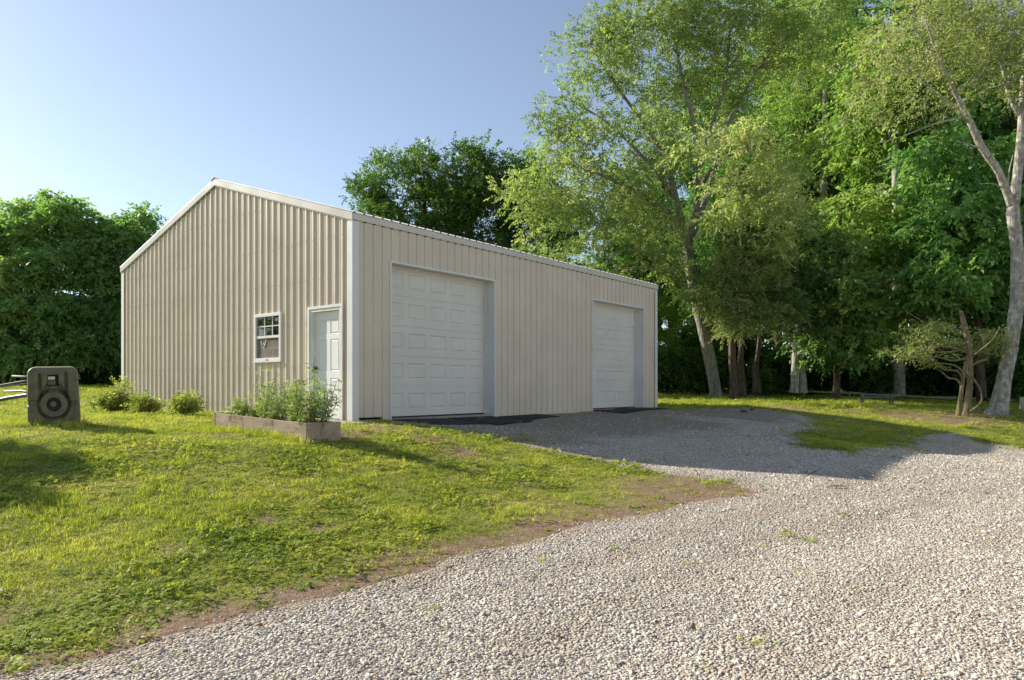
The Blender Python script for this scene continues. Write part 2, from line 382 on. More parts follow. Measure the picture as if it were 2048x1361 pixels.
def gravel_dirt(x, y):
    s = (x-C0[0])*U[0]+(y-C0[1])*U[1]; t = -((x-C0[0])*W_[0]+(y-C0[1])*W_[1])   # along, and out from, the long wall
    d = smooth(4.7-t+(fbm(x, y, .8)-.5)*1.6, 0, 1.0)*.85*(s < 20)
    for px, py, rx, ry in PALE:
        ca, sa = U; dx, dy = x-px, y-py; a = dx*ca+dy*sa; b = -dx*sa+dy*ca
        d = d*(1-.85*np.clip(1.6*(1-np.hypot(b/rx, a/ry)) + (fbm(x, y, 1.6)-.5), 0, 1))
    for tr in TRACKS:
        dl = np.full(np.shape(x), 1e9)
        for (ax, ay), (bx, by) in zip(tr, tr[1:]):
            ex, ey = bx-ax, by-ay; q = np.clip(((x-ax)*ex+(y-ay)*ey)/(ex*ex+ey*ey), 0, 1); dl = np.minimum(dl, np.hypot(x-ax-q*ex, y-ay-q*ey))
        d = np.maximum(d, .62*smooth(.42-dl+(fbm(x, y, 1.9)-.5)*.5, 0, .4)*smooth(fbm(x+7, y+3, .7), .34, .6))
    d = np.maximum(d, .55*smooth(fbm(x+30, y, .45), .62, .75)*smooth(gsdf(x, y), -2.5, -.3))
    return np.clip(d, 0, 1)
keep = (GS < .6) & (YY < 40) & (YY > -8) & (XX < 28) & (XX > -10)
fk = keep[:-1,:-1] & keep[:-1,1:] & keep[1:,1:] & keep[1:,:-1]
fq = FQ[fk.ravel()]; used, inv = np.unique(fq, return_inverse=True)
ruts = 0.012*np.sin((XX*.72-YY*.69)*2.2+fbm(XX, YY, .35)*7)*smooth(-GS, .6, 1.6)*(YY < 12)
gvz = ZZ + .014 - .06*smooth(GS, -.12, .35) + ruts
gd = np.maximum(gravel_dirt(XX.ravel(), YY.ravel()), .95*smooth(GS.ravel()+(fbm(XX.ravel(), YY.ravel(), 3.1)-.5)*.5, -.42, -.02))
gravel = link_mesh('gravel_drive', mesh_np('gravel_drive', np.c_[XX.ravel(), YY.ravel(), gvz.ravel()][used], inv.reshape(-1, 4),
                   {'dirt': ('POINT', gd[used])}, True), M['gravel'])
tag(gravel, kind='structure')

# ------------------------------------------------------------------ the metal building
LN, WD, H0 = 12.19, 9.713, 3.74
APEX = 5.24; RIDGE = 5.40
shed = empty('metal_building', (C0[0], C0[1], 0), TH)
tag(shed, 'long cream ribbed metal building with gable end and two white garage doors', 'building')
PER = 0.2286
def ribs(length, off=0.0):
    pr = []
    k = -1
    while k*PER < length+PER:
        o = k*PER+off
        pr += [(o, 0), (o+.014, .025), (o+.046, .025), (o+.060, 0), (o+.105, 0), (o+.113, .004), (o+.129, .004), (o+.137, 0), (o+.164, 0), (o+.172, .004), (o+.188, .004), (o+.196, 0)]
        k += 1
    return pr
def prof_at(pr, d):
    for (a, h0), (b, h1) in zip(pr, pr[1:]):
        if a <= d <= b: return h0+(h1-h0)*(d-a)/max(b-a, 1e-9)
    return 0
def wall(length, top, openings, place, zb, off=0.0, extra=()):
    pr = ribs(length, off); ds = sorted({round(d, 4) for d, _ in pr if 0 <= d <= length} | {0, length} | {o[0] for o in openings} | {o[1] for o in openings} | set(extra)
                        | {round(k*.9144, 4) for k in range(1, int(length/.9144)+1)})
    panels = {}
    for a, b in zip(ds, ds[1:]):
        if b-a < 1e-4: continue
        mid = (a+b)/2; zf = zb(mid) if callable(zb) else zb; iv = [(zf, None)]
        for o0, o1, z0, z1 in openings:
            if o0 <= mid <= o1:
                iv = ([(zf, z0)] if z0 > zf else []) + [(z1, None)]
        mb = panels.setdefault(int(mid/.9144), MB())
        ha, hb = prof_at(pr, a), prof_at(pr, b)
        for lo, hi in iv:
            za = hi if hi is not None else top(a); zb2 = hi if hi is not None else top(b)
            mb.quad(place(a, ha, lo), place(b, hb, lo), place(b, hb, zb2), place(a, ha, za))
    for k in sorted(panels): panels[k].build('wall_panel', M['cream'], shed)
    return pr
D1 = (.94, 4.11, -.1, 3.09); D2 = (8.36, 11.31, -.1, 3.07)
front = lambda d, h, z: (d, -h, z)
gable = lambda d, h, z: (-h, d, z)
gtop = lambda d: H0+.02 + (APEX-H0-.02)*(1-abs(d-WD/2)/(WD/2))
WIN = (2.268, 3.241, 1.198, 2.172); ENT = (.30, 1.29, -.1, 2.16)
wall(LN, lambda d: H0+.045, [D1, D2], front, lambda d: .045 if .13 < d < .70 else -.10, 0.03)
wall(WD, gtop, [WIN, ENT], gable, -.02, 0.02, (WD/2,))
wall(LN, lambda d: H0+.045, [], lambda d, h, z: (d, WD+h, z), -.10)
wall(WD, gtop, [], lambda d, h, z: (LN+h, d, z), -.10, 0, (WD/2,))
# screw heads on every rib at the girts
sm = MB()
def screws(n, place, top, openings, off):
    for k in range(n):
        d = k*PER+off+.030
        for zz in (.25, 1.05, 1.9, 2.75, 3.5, 4.4):
            if zz > top(d)-.25 or any(o[0]-.06 < d < o[1]+.06 and o[2] < zz < o[3]+.1 for o in openings): continue
            z = zz+random.uniform(-.02, .02)
            c = [place(d+dx, .025+hh, z+dz) for hh in (0, .006) for dx, dz in ((-.007,-.007),(.007,-.007),(.007,.007),(-.007,.007))]
            n0 = len(sm.v); sm.v += c; sm.f += [(n0+4,n0+5,n0+6,n0+7)] + [(n0+i, n0+(i+1)%4, n0+4+(i+1)%4, n0+4+i) for i in range(4)]; sm.sm += [False]*5
screws(53, front, lambda d: H0, [D1, D2], .03); screws(42, gable, gtop, [WIN, ENT], .02)
tag(sm.build('screw_heads', M['screw'], shed), kind='stuff')
# slab
b = MB(); b.box(.06, .06, -.35, LN-.06, WD-.06, .0); b.build('foundation', M['concrete'], shed)
# corner trims
def corner(x, y, sx, sy, ztop):
    b = MB(); o = .031; l = .125
    x0, x1 = sorted((x-sx*o, x+sx*l)); y0, y1 = sorted((y-sy*o, y-sy*(o-.004)))
    b.box(x0, y0, -.06, x1, y1, ztop)
    y0, y1 = sorted((y-sy*(o-.004), y+sy*l)); x0, x1 = sorted((x-sx*o, x-sx*(o-.004)))
    b.box(x0, y0, -.06, x1, y1, ztop)
    b.build('corner_trim', M['white_trim'], shed)
corner(0, 0, 1, 1, H0+.01); corner(LN, 0, -1, 1, H0-.01); corner(0, WD, 1, -1, H0+.01); corner(LN, WD, -1, -1, H0-.01)
# roof: two ribbed sheets, eave trims, rake trims, ridge cap
SL = (RIDGE-3.885)/(WD/2+.07)
def rz(y): return RIDGE-SL*abs(y-WD/2)
for sgn in (0, 1):
    b = MB(); pr = [p for p in ribs(LN+.1) if -.001 <= p[0] <= LN+.1]
    ye = -.085 if sgn == 0 else WD+.085
    for (a, ha), (c, hc) in zip(pr, pr[1:]):
        b.quad((a-.05, ye, rz(ye)+ha+.004), (c-.05, ye, rz(ye)+hc+.004), (c-.05, WD/2, RIDGE+hc), (a-.05, WD/2, RIDGE+ha))
    b.build('roof_sheet', M['roof'], shed)
    y0, yo = (0, -1) if sgn == 0 else (WD, 1)
    b = MB(); zt = rz(y0+yo*.068)-.004
    b.quad((-.045, y0+yo*.034, H0+.026), (LN+.045, y0+yo*.034, H0+.026), (LN+.045, y0+yo*.066, zt), (-.045, y0+yo*.066, zt))
    b.quad((-.045, y0+yo*.026, H0+.026), (-.045, y0+yo*.062, zt), (LN+.045, y0+yo*.062, zt), (LN+.045, y0+yo*.026, H0+.026))
    b.quad((-.045, y0+yo*.026, H0+.026), (LN+.045, y0+yo*.026, H0+.026), (LN+.045, y0+yo*.034, H0+.026), (-.045, y0+yo*.034, H0+.026))
    b.build('eave_trim', M['eave'], shed)
    # dark blocks standing in for the shadow gaps under the eave trim, one per rib
    b = MB()
    for k in range(54):
        d = k*PER+.03
        if d < LN-.05: b.box(d-.004, min(y0+yo*.004, y0+yo*.036), H0+.010, d+.05, max(y0+yo*.004, y0+yo*.036), H0+.0245)
    tag(b.build('gap_shade_blocks', M['dark'], shed), kind='stuff')
for x0, xo in ((0, -1), (LN, 1)):
    for s in (-1, 1):
        b = MB(); ye = WD/2+s*(WD/2+.05)
        xa, xb = x0+xo*.052, x0+xo*.030
        A = [(ye, rz(ye)-.145), (WD/2, RIDGE-.14), (WD/2, RIDGE-.006), (ye, rz(ye)-.004)]
        n = len(b.v)
        b.v += [(xa, y, z) for y, z in A] + [(xb, y, z) for y, z in A]
        b.f += [(0,1,2,3), (7,6,5,4), (0,4,5,1), (3,2,6,7), (0,3,7,4), (1,5,6,2)]; b.sm += [False]*6
        # a small returned lip along the bottom
        n = len(b.v)
        B2 = [(ye, rz(ye)-.165), (WD/2, RIDGE-.16), (WD/2, RIDGE-.143), (ye, rz(ye)-.148)]
        b.v += [(x0+xo*.040, y, z) for y, z in B2] + [(x0+xo*.024, y, z) for y, z in B2]
        b.f += [tuple(n+i for i in q) for q in ((0,1,2,3), (7,6,5,4), (0,4,5,1), (3,2,6,7), (0,3,7,4), (1,5,6,2))]; b.sm += [False]*6
        b.build('rake_trim', M['rake'], shed)
b = MB()
for s in (-1, 1):
    b.quad((-.06, WD/2, RIDGE+.035), (LN+.06, WD/2, RIDGE+.035), (LN+.06, WD/2+s*.17, rz(WD/2+.17)+.026), (-.06, WD/2+s*.17, rz(WD/2+.17)+.026))
b.build('ridge_cap', M['roof'], shed)

def embossed(xs, zs, cells, y, edge, dep, place):
    """a flat skin with sunk-and-raised panels at the given (column, row) cells"""
    b = MB()
    for i in range(len(xs)-1):
        for j in range(len(zs)-1):
            x0, x1, z0, z1 = xs[i], xs[i+1], zs[j], zs[j+1]
            if (i, j) not in cells: b.quad(*[place(*q) for q in ((x0, y, z0), (x1, y, z0), (x1, y, z1), (x0, y, z1))]); continue
            rings = [(0, 0), (edge*.35, dep), (edge*.65, dep), (edge, dep*.15)]
            R0 = [[(x0+e, y+d, z0+e), (x1-e, y+d, z0+e), (x1-e, y+d, z1-e), (x0+e, y+d, z1-e)] for e, d in rings]
            for q0, q1 in zip(R0, R0[1:]):
                for k in range(4): b.quad(*[place(*p) for p in (q0[k], q0[(k+1) % 4], q1[(k+1) % 4], q1[k])])
            b.quad(*[place(*p) for p in R0[-1]])
    return b

def garage_door(D):
    x0, x1, _, zt = D; rec = .265
    g = MB(); g.box(x0+.0, rec+.055, .015, x1, rec+.06, zt+.05)
    door = g.build('garage_door', M['white_door'], shed)
    zbot = .03; hs = (zt-zbot+.03)/5; cw = (x1-x0)/5
    for k in range(5):
        z0 = zbot+k*hs+.002; z1 = zbot+(k+1)*hs-.002
        xs = [x0]; cells = set()
        for c in range(5):
            a = x0+c*cw+(.075 if c else .03); e = x0+(c+1)*cw-(.045 if c < 4 else .09); xs += [a, e]; cells.add((1+2*c, 2))
        xs.append(x1)
        zs = [z0, z0+.045, z0+.14, z1-.14, z1-.05, z1]
        b = embossed(xs, zs, cells, rec, .055, .015, lambda x, y, z: (x, y, z))
        for zz in (z0+.045, z1-.05):                      # the two ribs rolled into each section
            b.box(x0, rec-.002, zz-.006, x1, rec+.001, zz+.006)
        b.quad((x0, rec, z1), (x1, rec, z1), (x1, rec+.045, z1), (x0, rec+.045, z1)); b.quad((x0, rec, z0), (x0, rec+.045, z0), (x1, rec+.045, z0), (x1, rec, z0))
        b.build('door_section', M['white_door'], door)
    b = MB(); b.box(x0, rec+.002, -.02, x1, rec+.04, zbot+.002); b.build('bottom_seal', M['rubber'], door)
    # jamb liners, stops and the white edge trim round the opening
    b = MB(); b.box(x1, .03, -.06, x1+.02, rec+.08, zt+.02); b.box(x0-.02, .03, -.06, x0, rec+.08, zt+.02); b.box(x0, .03, zt, x1, rec+.08, zt+.02)
    b.build('door_jamb', M['white_trim'], door)
    b = MB(); b.box(x1-.045, rec-.03, -.02, x1-.002, rec-.006, zt-.003); b.box(x0+.002, rec-.03, -.02, x0+.045, rec-.006, zt-.003); b.box(x0+.047, rec-.03, zt-.045, x1-.047, rec-.006, zt-.003)
    b.build('stop_moulding', M['wood_trim'], door)
    b = MB(); e = .034; b.box(x0-e, -.032, -.06, x0+.004, .029, zt+e); b.box(x1-.004, -.032, -.06, x1+e, .029, zt+e); b.box(x0+.006, -.032, zt-.004, x1-.006, .029, zt+e)
    b.build('edge_trim', M['white_trim'], door)
garage_door(D1); garage_door(D2)

# entry door in the gable
def entry():
    y0, y1, zb, zt = ENT
    pl = lambda a, d, z: (d, a, z)                        # a along the wall, d into the wall
    f = MB()
    for (a0, a1, z0, z1, d0, d1) in ((y0-.03, y0+.055, -.03, zt+.03, -.030, .10), (y1-.055, y1+.03, -.03, zt+.03, -.030, .10), (y0+.057, y1-.057, zt-.055, zt+.03, -.030, .10)):
        f.box(d0, a0, z0, d1, a1, z1)
    for (a0, a1, z0, z1) in ((y0-.055, y0-.0, -.03, zt+.055), (y1, y1+.055, -.03, zt+.055), (y0+.002, y1-.002, zt+.0, zt+.055)):
        f.box(-.044, a0, z0, -.032, a1, z1)
    w = y1-y0-.116; a = y0+.058; xs = [a, a+.11, a+.11+(w-.33)/2, a+.22+(w-.33)/2, a+w-.11, a+w]
    zs = [.02, .24, .80, .94, 1.56, 1.66, 1.94, 2.10]
    cells = {(c, r) for c in (1, 3) for r in (1, 3, 5)}
    d = embossed(xs, zs, cells, .055, .035, .012, lambda x, y, z: (y, x, z))
    door = d.build('entry_door', M['walk_door'], shed)
    f.build('door_frame', M['wood_trim'], door)
    s = MB(); s.box(-.05, y0+.057, -.05, .12, y1-.057, .018); s.build('threshold', M['grey_metal'], door)
    k = MB(); k.tube([(.054, y1-.125, 1.0), (.03, y1-.125, 1.0), (.025, y1-.125, 1.0), (.0, y1-.125, 1.0), (-.008, y1-.125, 1.0)], [.036, .036, .014, .03, .016], 12)
    k.build('knob', M['knob'], door)
    h = MB(); h.tube([(.054, y1-.125, 1.13), (.04, y1-.125, 1.13)], [.022, .02], 10); h.build('deadbolt', M['walk_door'], door)
entry()

# gable window
def window():
    y0, y1, z0, z1 = WIN
    w = .055
    f = MB()
    for (a0, a1, b0, b1) in ((y0-.01, y0+w, z0-.01, z1+.01), (y1-w, y1+.01, z0-.01, z1+.01), (y0+w, y1-w, z1-w, z1+.01), (y0+w, y1-w, z0-.01, z0+w-.01)):
        f.box(-.045, a0, b0, .09, a1, b1)
    win = f.build('window', M['white_trim'], shed, bevel=.004)
    zm = (z0+z1)/2+.005
    b = MB(); b.box(-.03, y0+w, zm-.026, .05, y1-w, zm+.026); b.build('meeting_rail', M['white_trim'], win)
    b = MB(); b.box(-.062, y0-.02, z0-.045, .0, y1+.02, z0-.012); b.build('sill', M['white_trim'], win)
    def grid(za, zb, d, nm):
        a0, a1 = y0+w, y1-w; cw = (a1-a0)/3; rh = (zb-za)/2
        g = MB()
        for i in (1, 2): g.box(d-.008, a0+i*cw-.01, za, d+.008, a0+i*cw+.01, zb)
        for i in range(3): g.box(d-.0085, a0+i*cw+.0102, za+rh-.01, d+.0085, a0+(i+1)*cw-.0102, za+rh+.01)
        g.build('muntins', M['white_trim'], win)
        for i in range(3):
            for j in range(2):
                p = MB(); t = random.uniform(-.0015, .0015)
                p.box(d-.002+t, a0+i*cw+.0105, za+j*rh+.0105, d+.002+t, a0+(i+1)*cw-.0105, za+(j+1)*rh-.0105); p.build('pane', M['glass'], win)
    grid(zm+.026, z1-w, .0, 'upper'); grid(z0+w-.01, zm-.026, .010, 'lower')
    s = MB(); s.box(-.006, y0+w, z0+w-.01, -.004, y1-w, zm-.026); s.build('insect_screen', M['screen'], win)
    c = MB(); pts = [(-.012, y1-.22, zm-.08), (-.012, y1-.25, zm-.19), (-.012, y1-.33, zm-.225), (-.012, y1-.37, zm-.17), (-.012, y1-.42, zm-.05)]
    c.tube(pts, .007, 6); c.tube([(-.012, y1-.37, zm-.17), (-.012, y1-.31, zm-.14)], .006, 5); c.build('cord', M['cord'], win)
    l = MB(); l.box(-.06, (y0+y1)/2-.03, z0-.008, -.044, (y0+y1)/2+.03, z0+.012); l.build('latch', M['knob'], win)
    r = MB(); r.box(.5, y0-.6, .6, .52, y1+.6, 2.6); r.build('interior_shade_panel', M['dark'], shed)  # dark panel standing in for the unlit interior
window()

# the house across the drive, out of view to the right (it shows as a faint pale reflection in the far garage door)
def house():
    c = C0+U*6.5-W_*23.0; h = empty('house', (c[0], c[1], gz(c[0], c[1])), TH)
    tag(h, 'white sided house across the gravel drive, out of view to the right', 'house')
    hw, dp, ht, rp = 8.0, 7.0, 5.2, 7.4                   # along U, away from the shed, eaves, ridge
    b = MB(); b.box(-hw, -dp, -1.2, hw, 0, ht); b.build('wall', M['house_wall'], h)
    for s_ in (-1, 1): b = MB(); b.quad((s_*hw, -dp, ht+.002), (s_*hw, 0, ht+.002), (s_*hw, -dp/2, rp)); b.build('gable', M['house_wall'], h)
    b = MB()
    for k in range(int(ht/.2)): b.quad((-hw-.004, .004, k*.2), (hw+.004, .004, k*.2), (hw+.004, .022, k*.2+.02), (-hw-.004, .022, k*.2+.02)); b.quad((-hw-.004, .022, k*.2+.02), (hw+.004, .022, k*.2+.02), (hw+.004, .006, k*.2+.2), (-hw-.004, .006, k*.2+.2))
    b.build('siding', M['house_wall'], h)
    b = MB()
    for s_ in (-1, 1):
        y0 = -dp/2+s_*(dp/2+.4); z0 = ht-.2
        b.quad((-hw-.4, y0, z0), (hw+.4, y0, z0), (hw+.4, -dp/2, rp+.05), (-hw-.4, -dp/2, rp+.05)); b.quad((-hw-.4, y0, z0+.12), (hw+.4, y0, z0+.12), (hw+.4, -dp/2, rp+.17), (-hw-.4, -dp/2, rp+.17))
        b.quad((-hw-.4, y0, z0), (hw+.4, y0, z0), (hw+.4, y0, z0+.12), (-hw-.4, y0, z0+.12))
    b.build('roof', M['house_roof'], h)
    for x in (-6, -3.2, 2.4, 5.4):
        for z in (.9, 3.4):
            b = MB(); b.box(x-.55, .02, z-.08, x+.55, .07, z+1.4); w = b.build('window', M['white_trim'], h)
            b = MB(); b.box(x-.45, .055, z, x+.45, .078, z+1.3); b.build('pane', M['knob'], w)
    b = MB(); b.box(-1.0, .02, -.1, .1, .08, 2.2); d = b.build('door', M['walk_door'], h)
    b = MB(); b.tube([(0, .08, 1.0), (0, .14, 1.0)], .03, 8); b.build('handle', M['knob'], d)
M['house_wall'] = painted('white_siding', (0.76, 0.74, 0.69), (0.80, 0.78, 0.73), .6, .2)
M['house_roof'] = flat('shingle_roof', (0.12, 0.11, 0.10), .9, .1, .3, 6, .3)
house()

# concrete stoop and rubber mats
def drape(name, label, cat, corners, thick, m, n=8, group=None, lift=.0, parent=None):
    """a thin slab lying on the ground, following it"""
    cs = [np.array(c) for c in corners]; V = []; 
    cx, cy = np.mean(cs, 0)
    for j in range(n+1):
        for i in range(n+1):
            a, c = i/n, j/n; p = (cs[0]*(1-a)+cs[1]*a)*(1-c)+(cs[3]*(1-a)+cs[2]*a)*c; V.append(p)
    V = np.array(V); z = terrain(V[:,0], V[:,1])+lift + (fbm(V[:,0], V[:,1], 1.2)-.5)*.02
    top = np.c_[V-[cx, cy], z+thick]; bot = np.c_[V-[cx, cy], z-.03]
    id_ = np.arange((n+1)**2).reshape(n+1, n+1); q = np.stack([id_[:-1,:-1], id_[:-1,1:], id_[1:,1:], id_[1:,:-1]], -1).reshape(-1, 4)
    ring = list(id_[0,:])+list(id_[1:,-1])+list(id_[-1,-2::-1])+list(id_[-2:0:-1,0]); N = (n+1)**2
    side = [(ring[k], ring[k]+N, ring[(k+1) % len(ring)]+N, ring[(k+1) % len(ring)]) for k in range(len(ring))]
    o = link_mesh(name, mesh_np(name, np.r_[top, bot], np.r_[q, np.array(side)]), m, loc=(cx, cy, 0))
    if cat == 'mat': MATS.append([tuple(c) for c in corners])
    return tag(o, label, cat, group)
MATS = []
drape('concrete_stoop', 'small tan concrete stoop at the foot of the white entry door', 'stoop', [loc(-.95,1.75), loc(-.95,-.55), loc(-.04,-.7), loc(-.04,1.75)], .03, M['concrete'])
G = 'black rubber mats laid in front of the garage doors'
drape('rubber_mat', 'black rubber mat at the left half of the nearer garage door', 'mat', [loc(.98,-1.35), loc(2.62,-1.28), loc(2.58,.22), loc(.98,.2)], .016, M['rubber'], group=G, lift=.012)
drape('rubber_mat', 'black rubber mat at the right half of the nearer garage door', 'mat', [loc(2.45,-1.5), loc(4.02,-1.2), loc(4.08,.2), loc(2.66,.24)], .016, M['rubber'], group=G, lift=.02)
drape('rubber_mat', 'black rubber mat lying along the wall right of the nearer garage door', 'mat', [loc(3.98,-1.05), loc(5.7,-.75), loc(5.75,-.12), loc(4.15,-.10)], .016, M['rubber'], group=G, lift=.02)
drape('rubber_mat', 'black rubber mat in front of the farther garage door', 'mat', [loc(8.42,-.95), loc(11.7,-.75), loc(11.2,.2), loc(8.42,.2)], .016, M['rubber'], group=G, lift=.02)

# ------------------------------------------------------------------ leaves, sprays, branches
def norm(a): return a/np.maximum(np.linalg.norm(a, axis=-1, keepdims=True), 1e-9)
def sprays(O, A, tint, n, length, ll, lw, droop, r, up=0.7, ang=0.9):
    """leafy sprays: n leaves along each arching stalk from O along A -> verts, quads, tint"""
    S = len(O); A = norm(A); L = length*r.uniform(.6, 1.25, (S, 1, 1))
    upv = norm(np.array([0, 0, 1.0])*up + r.normal(0, .45, (S, 3)))
    B = norm(np.cross(A, upv)); N = norm(np.cross(B, A))
    t = np.linspace(.12, 1, n)[None, :, None]
    P = O[:, None]+A[:, None]*L*t; P[..., 2:] -= (droop*L*t*t)
    Td = A[:, None]*np.ones((1, n, 1)); Td = Td.copy(); Td[..., 2:] -= 2*droop*t*np.ones((S, 1, 1))*.7; Td = norm(Td)
    side = np.where(np.arange(n) % 2 == 0, 1.0, -1.0)[None, :, None]; side = side*np.ones((S, 1, 1)); side[:, -1] = 0
    ph = ang+r.normal(0, .3, (S, n, 1))
    D = norm(Td*np.cos(ph)+B[:, None]*side*np.sin(ph)+r.normal(0, .22, (S, n, 3)) - np.array([0, 0, .25*droop+.05]))
    Sd = norm(np.cross(D, N[:, None]+r.normal(0, .35, (S, n, 3))))
    sz = r.uniform(.65, 1.25, (S, n, 1)); l = ll*sz; w = lw*sz
    nn = np.cross(Sd, D)
    v0 = P; v2 = P+D*l-np.array([0, 0, 1])*l*.12; mid = P+D*l*.45+nn*w*.22
    v1 = mid+Sd*w; v3 = mid-Sd*w
    V = np.stack([v0, v1, v2, v3], 2).reshape(-1, 3)
    Fq = np.arange(len(V)).reshape(-1, 4)
    T = np.clip(tint[:, None]+r.normal(0, .13, (S, n)), 0, 1).ravel()
    return V, Fq, T
def clump_leaves(C, tints, spec, r):
    m = spec['m']; S = len(C)*m
    d = norm(r.normal(0, 1, (S, 3))*np.array([1, 1, spec.get('flat', .7)])+np.array([0, 0, spec.get('lift', .1)]))
    O = np.repeat(C, m, 0)+d*r.uniform(0, 1, (S, 1))**.6*spec['rad']*np.array([1, 1, spec.get('flat', .7)])
    A = norm(d+r.normal(0, .5, (S, 3))+np.array([0, 0, spec.get('lift', .1)]))
    return sprays(O, A, np.repeat(tints, m)+r.normal(0, .06, S), spec['n'], spec['len'], spec['ll'], spec['lw'], spec['droop'], r)

def curve(a, b, k, r, sag=0.0, wob=.12):
    a, b = np.array(a), np.array(b); L = np.linalg.norm(b-a); t = np.linspace(0, 1, k)[:, None]
    p = a+(b-a)*t; o = r.normal(0, wob*L*.25, (k, 3))*np.sin(t*math.pi); o[:, 2] += (np.sin(t[:, 0]*math.pi)*sag*L)
    return p+o

def make_tree(name, label, cat, stems, blobs, nclump, spec, leafm, barkm, seed, group=None, limbs=True, shell=.45, tintmap=None, twig=True, gap=0.0, nside=10):
    """stems: polylines of (x, y, z, radius) in world space; blobs: (centre, (rx, ry, rz), weight, tint)"""
    r = np.random.default_rng(seed)
    base = np.array(stems[0][0][:3], float)
    root = empty(name, tuple(base)); tag(root, label, cat, group)
    tb = MB(); bb = MB(); nodes = []
    def stem(mb, pts, n):
        P = np.array([p[:3] for p in pts], float); rr = [p[3] for p in pts]
        Q, q = [], []
        for i in range(len(P)-1):                      # Catmull-Rom between the given joints
            p0, p1, p2, p3 = P[max(i-1, 0)], P[i], P[i+1], P[min(i+2, len(P)-1)]
            for t in np.linspace(0, 1, 5)[:-1]:
                Q.append(.5*((2*p1)+(-p0+p2)*t+(2*p0-5*p1+4*p2-p3)*t*t+(-p0+3*p1-3*p2+p3)*t**3)); q.append(rr[i]*(1-t)+rr[i+1]*t)
        Q.append(P[-1]); q.append(rr[-1])
        Q = np.array(Q); q = np.array(q); q = q*(1+r.normal(0, .03, len(q)))
        mb.tube(Q-base, list(q), n)
        for a, c in zip(Q, q): nodes.append((a, c))
    for k, s in enumerate(stems): stem(tb if s[0][3] > .10 and k < 3 else bb, s, nside)
    # clump centres spread through the crown blobs
    w = np.array([b[2]*(b[1][0]*b[1][1]*b[1][2])**(2/3) for b in blobs]); w = w/w.sum()
    pick = r.choice(len(blobs), nclump, p=w)
    cen = np.array([b[0] for b in blobs], float)[pick]; rad = np.array([b[1] for b in blobs], float)[pick]; bt = np.array([b[3] for b in blobs])[pick]
    d = norm(r.normal(0, 1, (nclump, 3))); rr = (shell+(1-shell)*r.random((nclump, 1)))**.7
    C = cen+d*rr*rad*r.uniform(.85, 1.12, (nclump, 1))
    tints = np.clip(bt+r.normal(0, .13, nclump), 0, 1)
    if limbs and nodes:
        for b in blobs:
            NP = np.array([n[0] for n in nodes]); NR = np.array([n[1] for n in nodes]); c = np.array(b[0], float)
            dd = np.linalg.norm(NP-c, axis=1)+3.0*np.maximum(NP[:, 2]-c[2]+.5, 0); k = int(np.argmin(dd))
            P = curve(NP[k], c, 5, r, .06, .25); r0 = min(NR[k]*.6, .10)
            stem(bb, [(*p, r0*(1-.75*i/4)) for i, p in enumerate(P)], 6)
    if twig and nodes:
        NP = np.array([n[0] for n in nodes]); NR = np.array([n[1] for n in nodes])
        for c in C:
            k = int(np.argmin(np.linalg.norm(NP-c, axis=1)+1.2*np.maximum(NP[:, 2]-c[2], 0)))
            P = curve(NP[k], c, 4, r, .05, .3); r0 = min(NR[k]*.5, .03)
            bb.tube(P-base, [r0, r0*.7, r0*.45, r0*.2], 4, False)
    tb.build('trunk', barkm, root)
    if bb.v: bb.build('branches', barkm, root)
    V, Fq, T = clump_leaves(C, tints, spec, r)
    V = V-base
    link_mesh('crown', mesh_np('crown', V, Fq, {'tint': ('FACE', T)}), leafm, root)
    return root

def PX(px, py, Y, rad): p = at(px, py, Y); return (p.x, p.y, p.z, rad*RS)
RS = 1.0
def BL(px, py, Y, rx, rz, ry, wgt=1.0, tint=.5):   # crown blob: radii in photo pixels across and up, metres deep
    p = at(px, py, Y); return ((p.x, p.y, p.z), (rx/F*Y, ry, rz/F*Y), wgt, tint)
def ground_stem(px, py, Y):
    return PX(px, py, Y, 0)

LM = {}
LM['elder'] = leaf_mat('box_elder_leaf', [(0, (0.13, 0.197, 0.064)), (0.4, (0.271, 0.345, 0.123)), (0.75, (0.413, 0.469, 0.197)), (1, (0.579, 0.53, 0.308))], .52, .5, .2)
LM['dry'] = leaf_mat('thin_yellow_leaf', [(0, (0.132, 0.187, 0.055)), (0.5, (0.297, 0.341, 0.132)), (1, (0.506, 0.462, 0.253))], .5, .5, .2)
LM['dark'] = leaf_mat('dark_leaf', [(0, (0.055, 0.116, 0.026)), (0.5, (0.121, 0.212, 0.046)), (1, (0.254, 0.315, 0.073))], .45, .45, .3)
LM['wood'] = leaf_mat('woodland_leaf', [(0, (0.092, 0.209, 0.062)), (0.5, (0.197, 0.358, 0.109)), (1, (0.407, 0.517, 0.173))], .5, .45, .3)
LM['mid'] = leaf_mat('mid_green_leaf', [(0, (0.123, 0.222, 0.052)), (0.5, (0.246, 0.37, 0.096)), (1, (0.455, 0.493, 0.173))], .52, .45, .25)
LM['pale'] = leaf_mat('pale_green_leaf', [(0, (0.12, 0.235, 0.08)), (.5, (0.235, 0.39, 0.135)), (1, (0.47, 0.54, 0.22))], .52, .45, .25)
LM['cedar'] = leaf_mat('cedar_spray', [(0, (0.075, 0.14, 0.055)), (.5, (0.18, 0.25, 0.095)), (1, (0.38, 0.39, 0.17))], .45, .6, .15)
LM['lime'] = leaf_mat('yellow_green_leaf', [(0, (0.17, 0.21, 0.05)), (.5, (0.34, 0.37, 0.10)), (1, (0.54, 0.52, 0.2))], .4, .5, .2)
LM['weed'] = leaf_mat('weed_leaf', [(0, (0.14, 0.21, 0.06)), (.5, (0.31, 0.38, 0.12)), (1, (0.55, 0.56, 0.3))], .45, .5, .2)
BK = {}
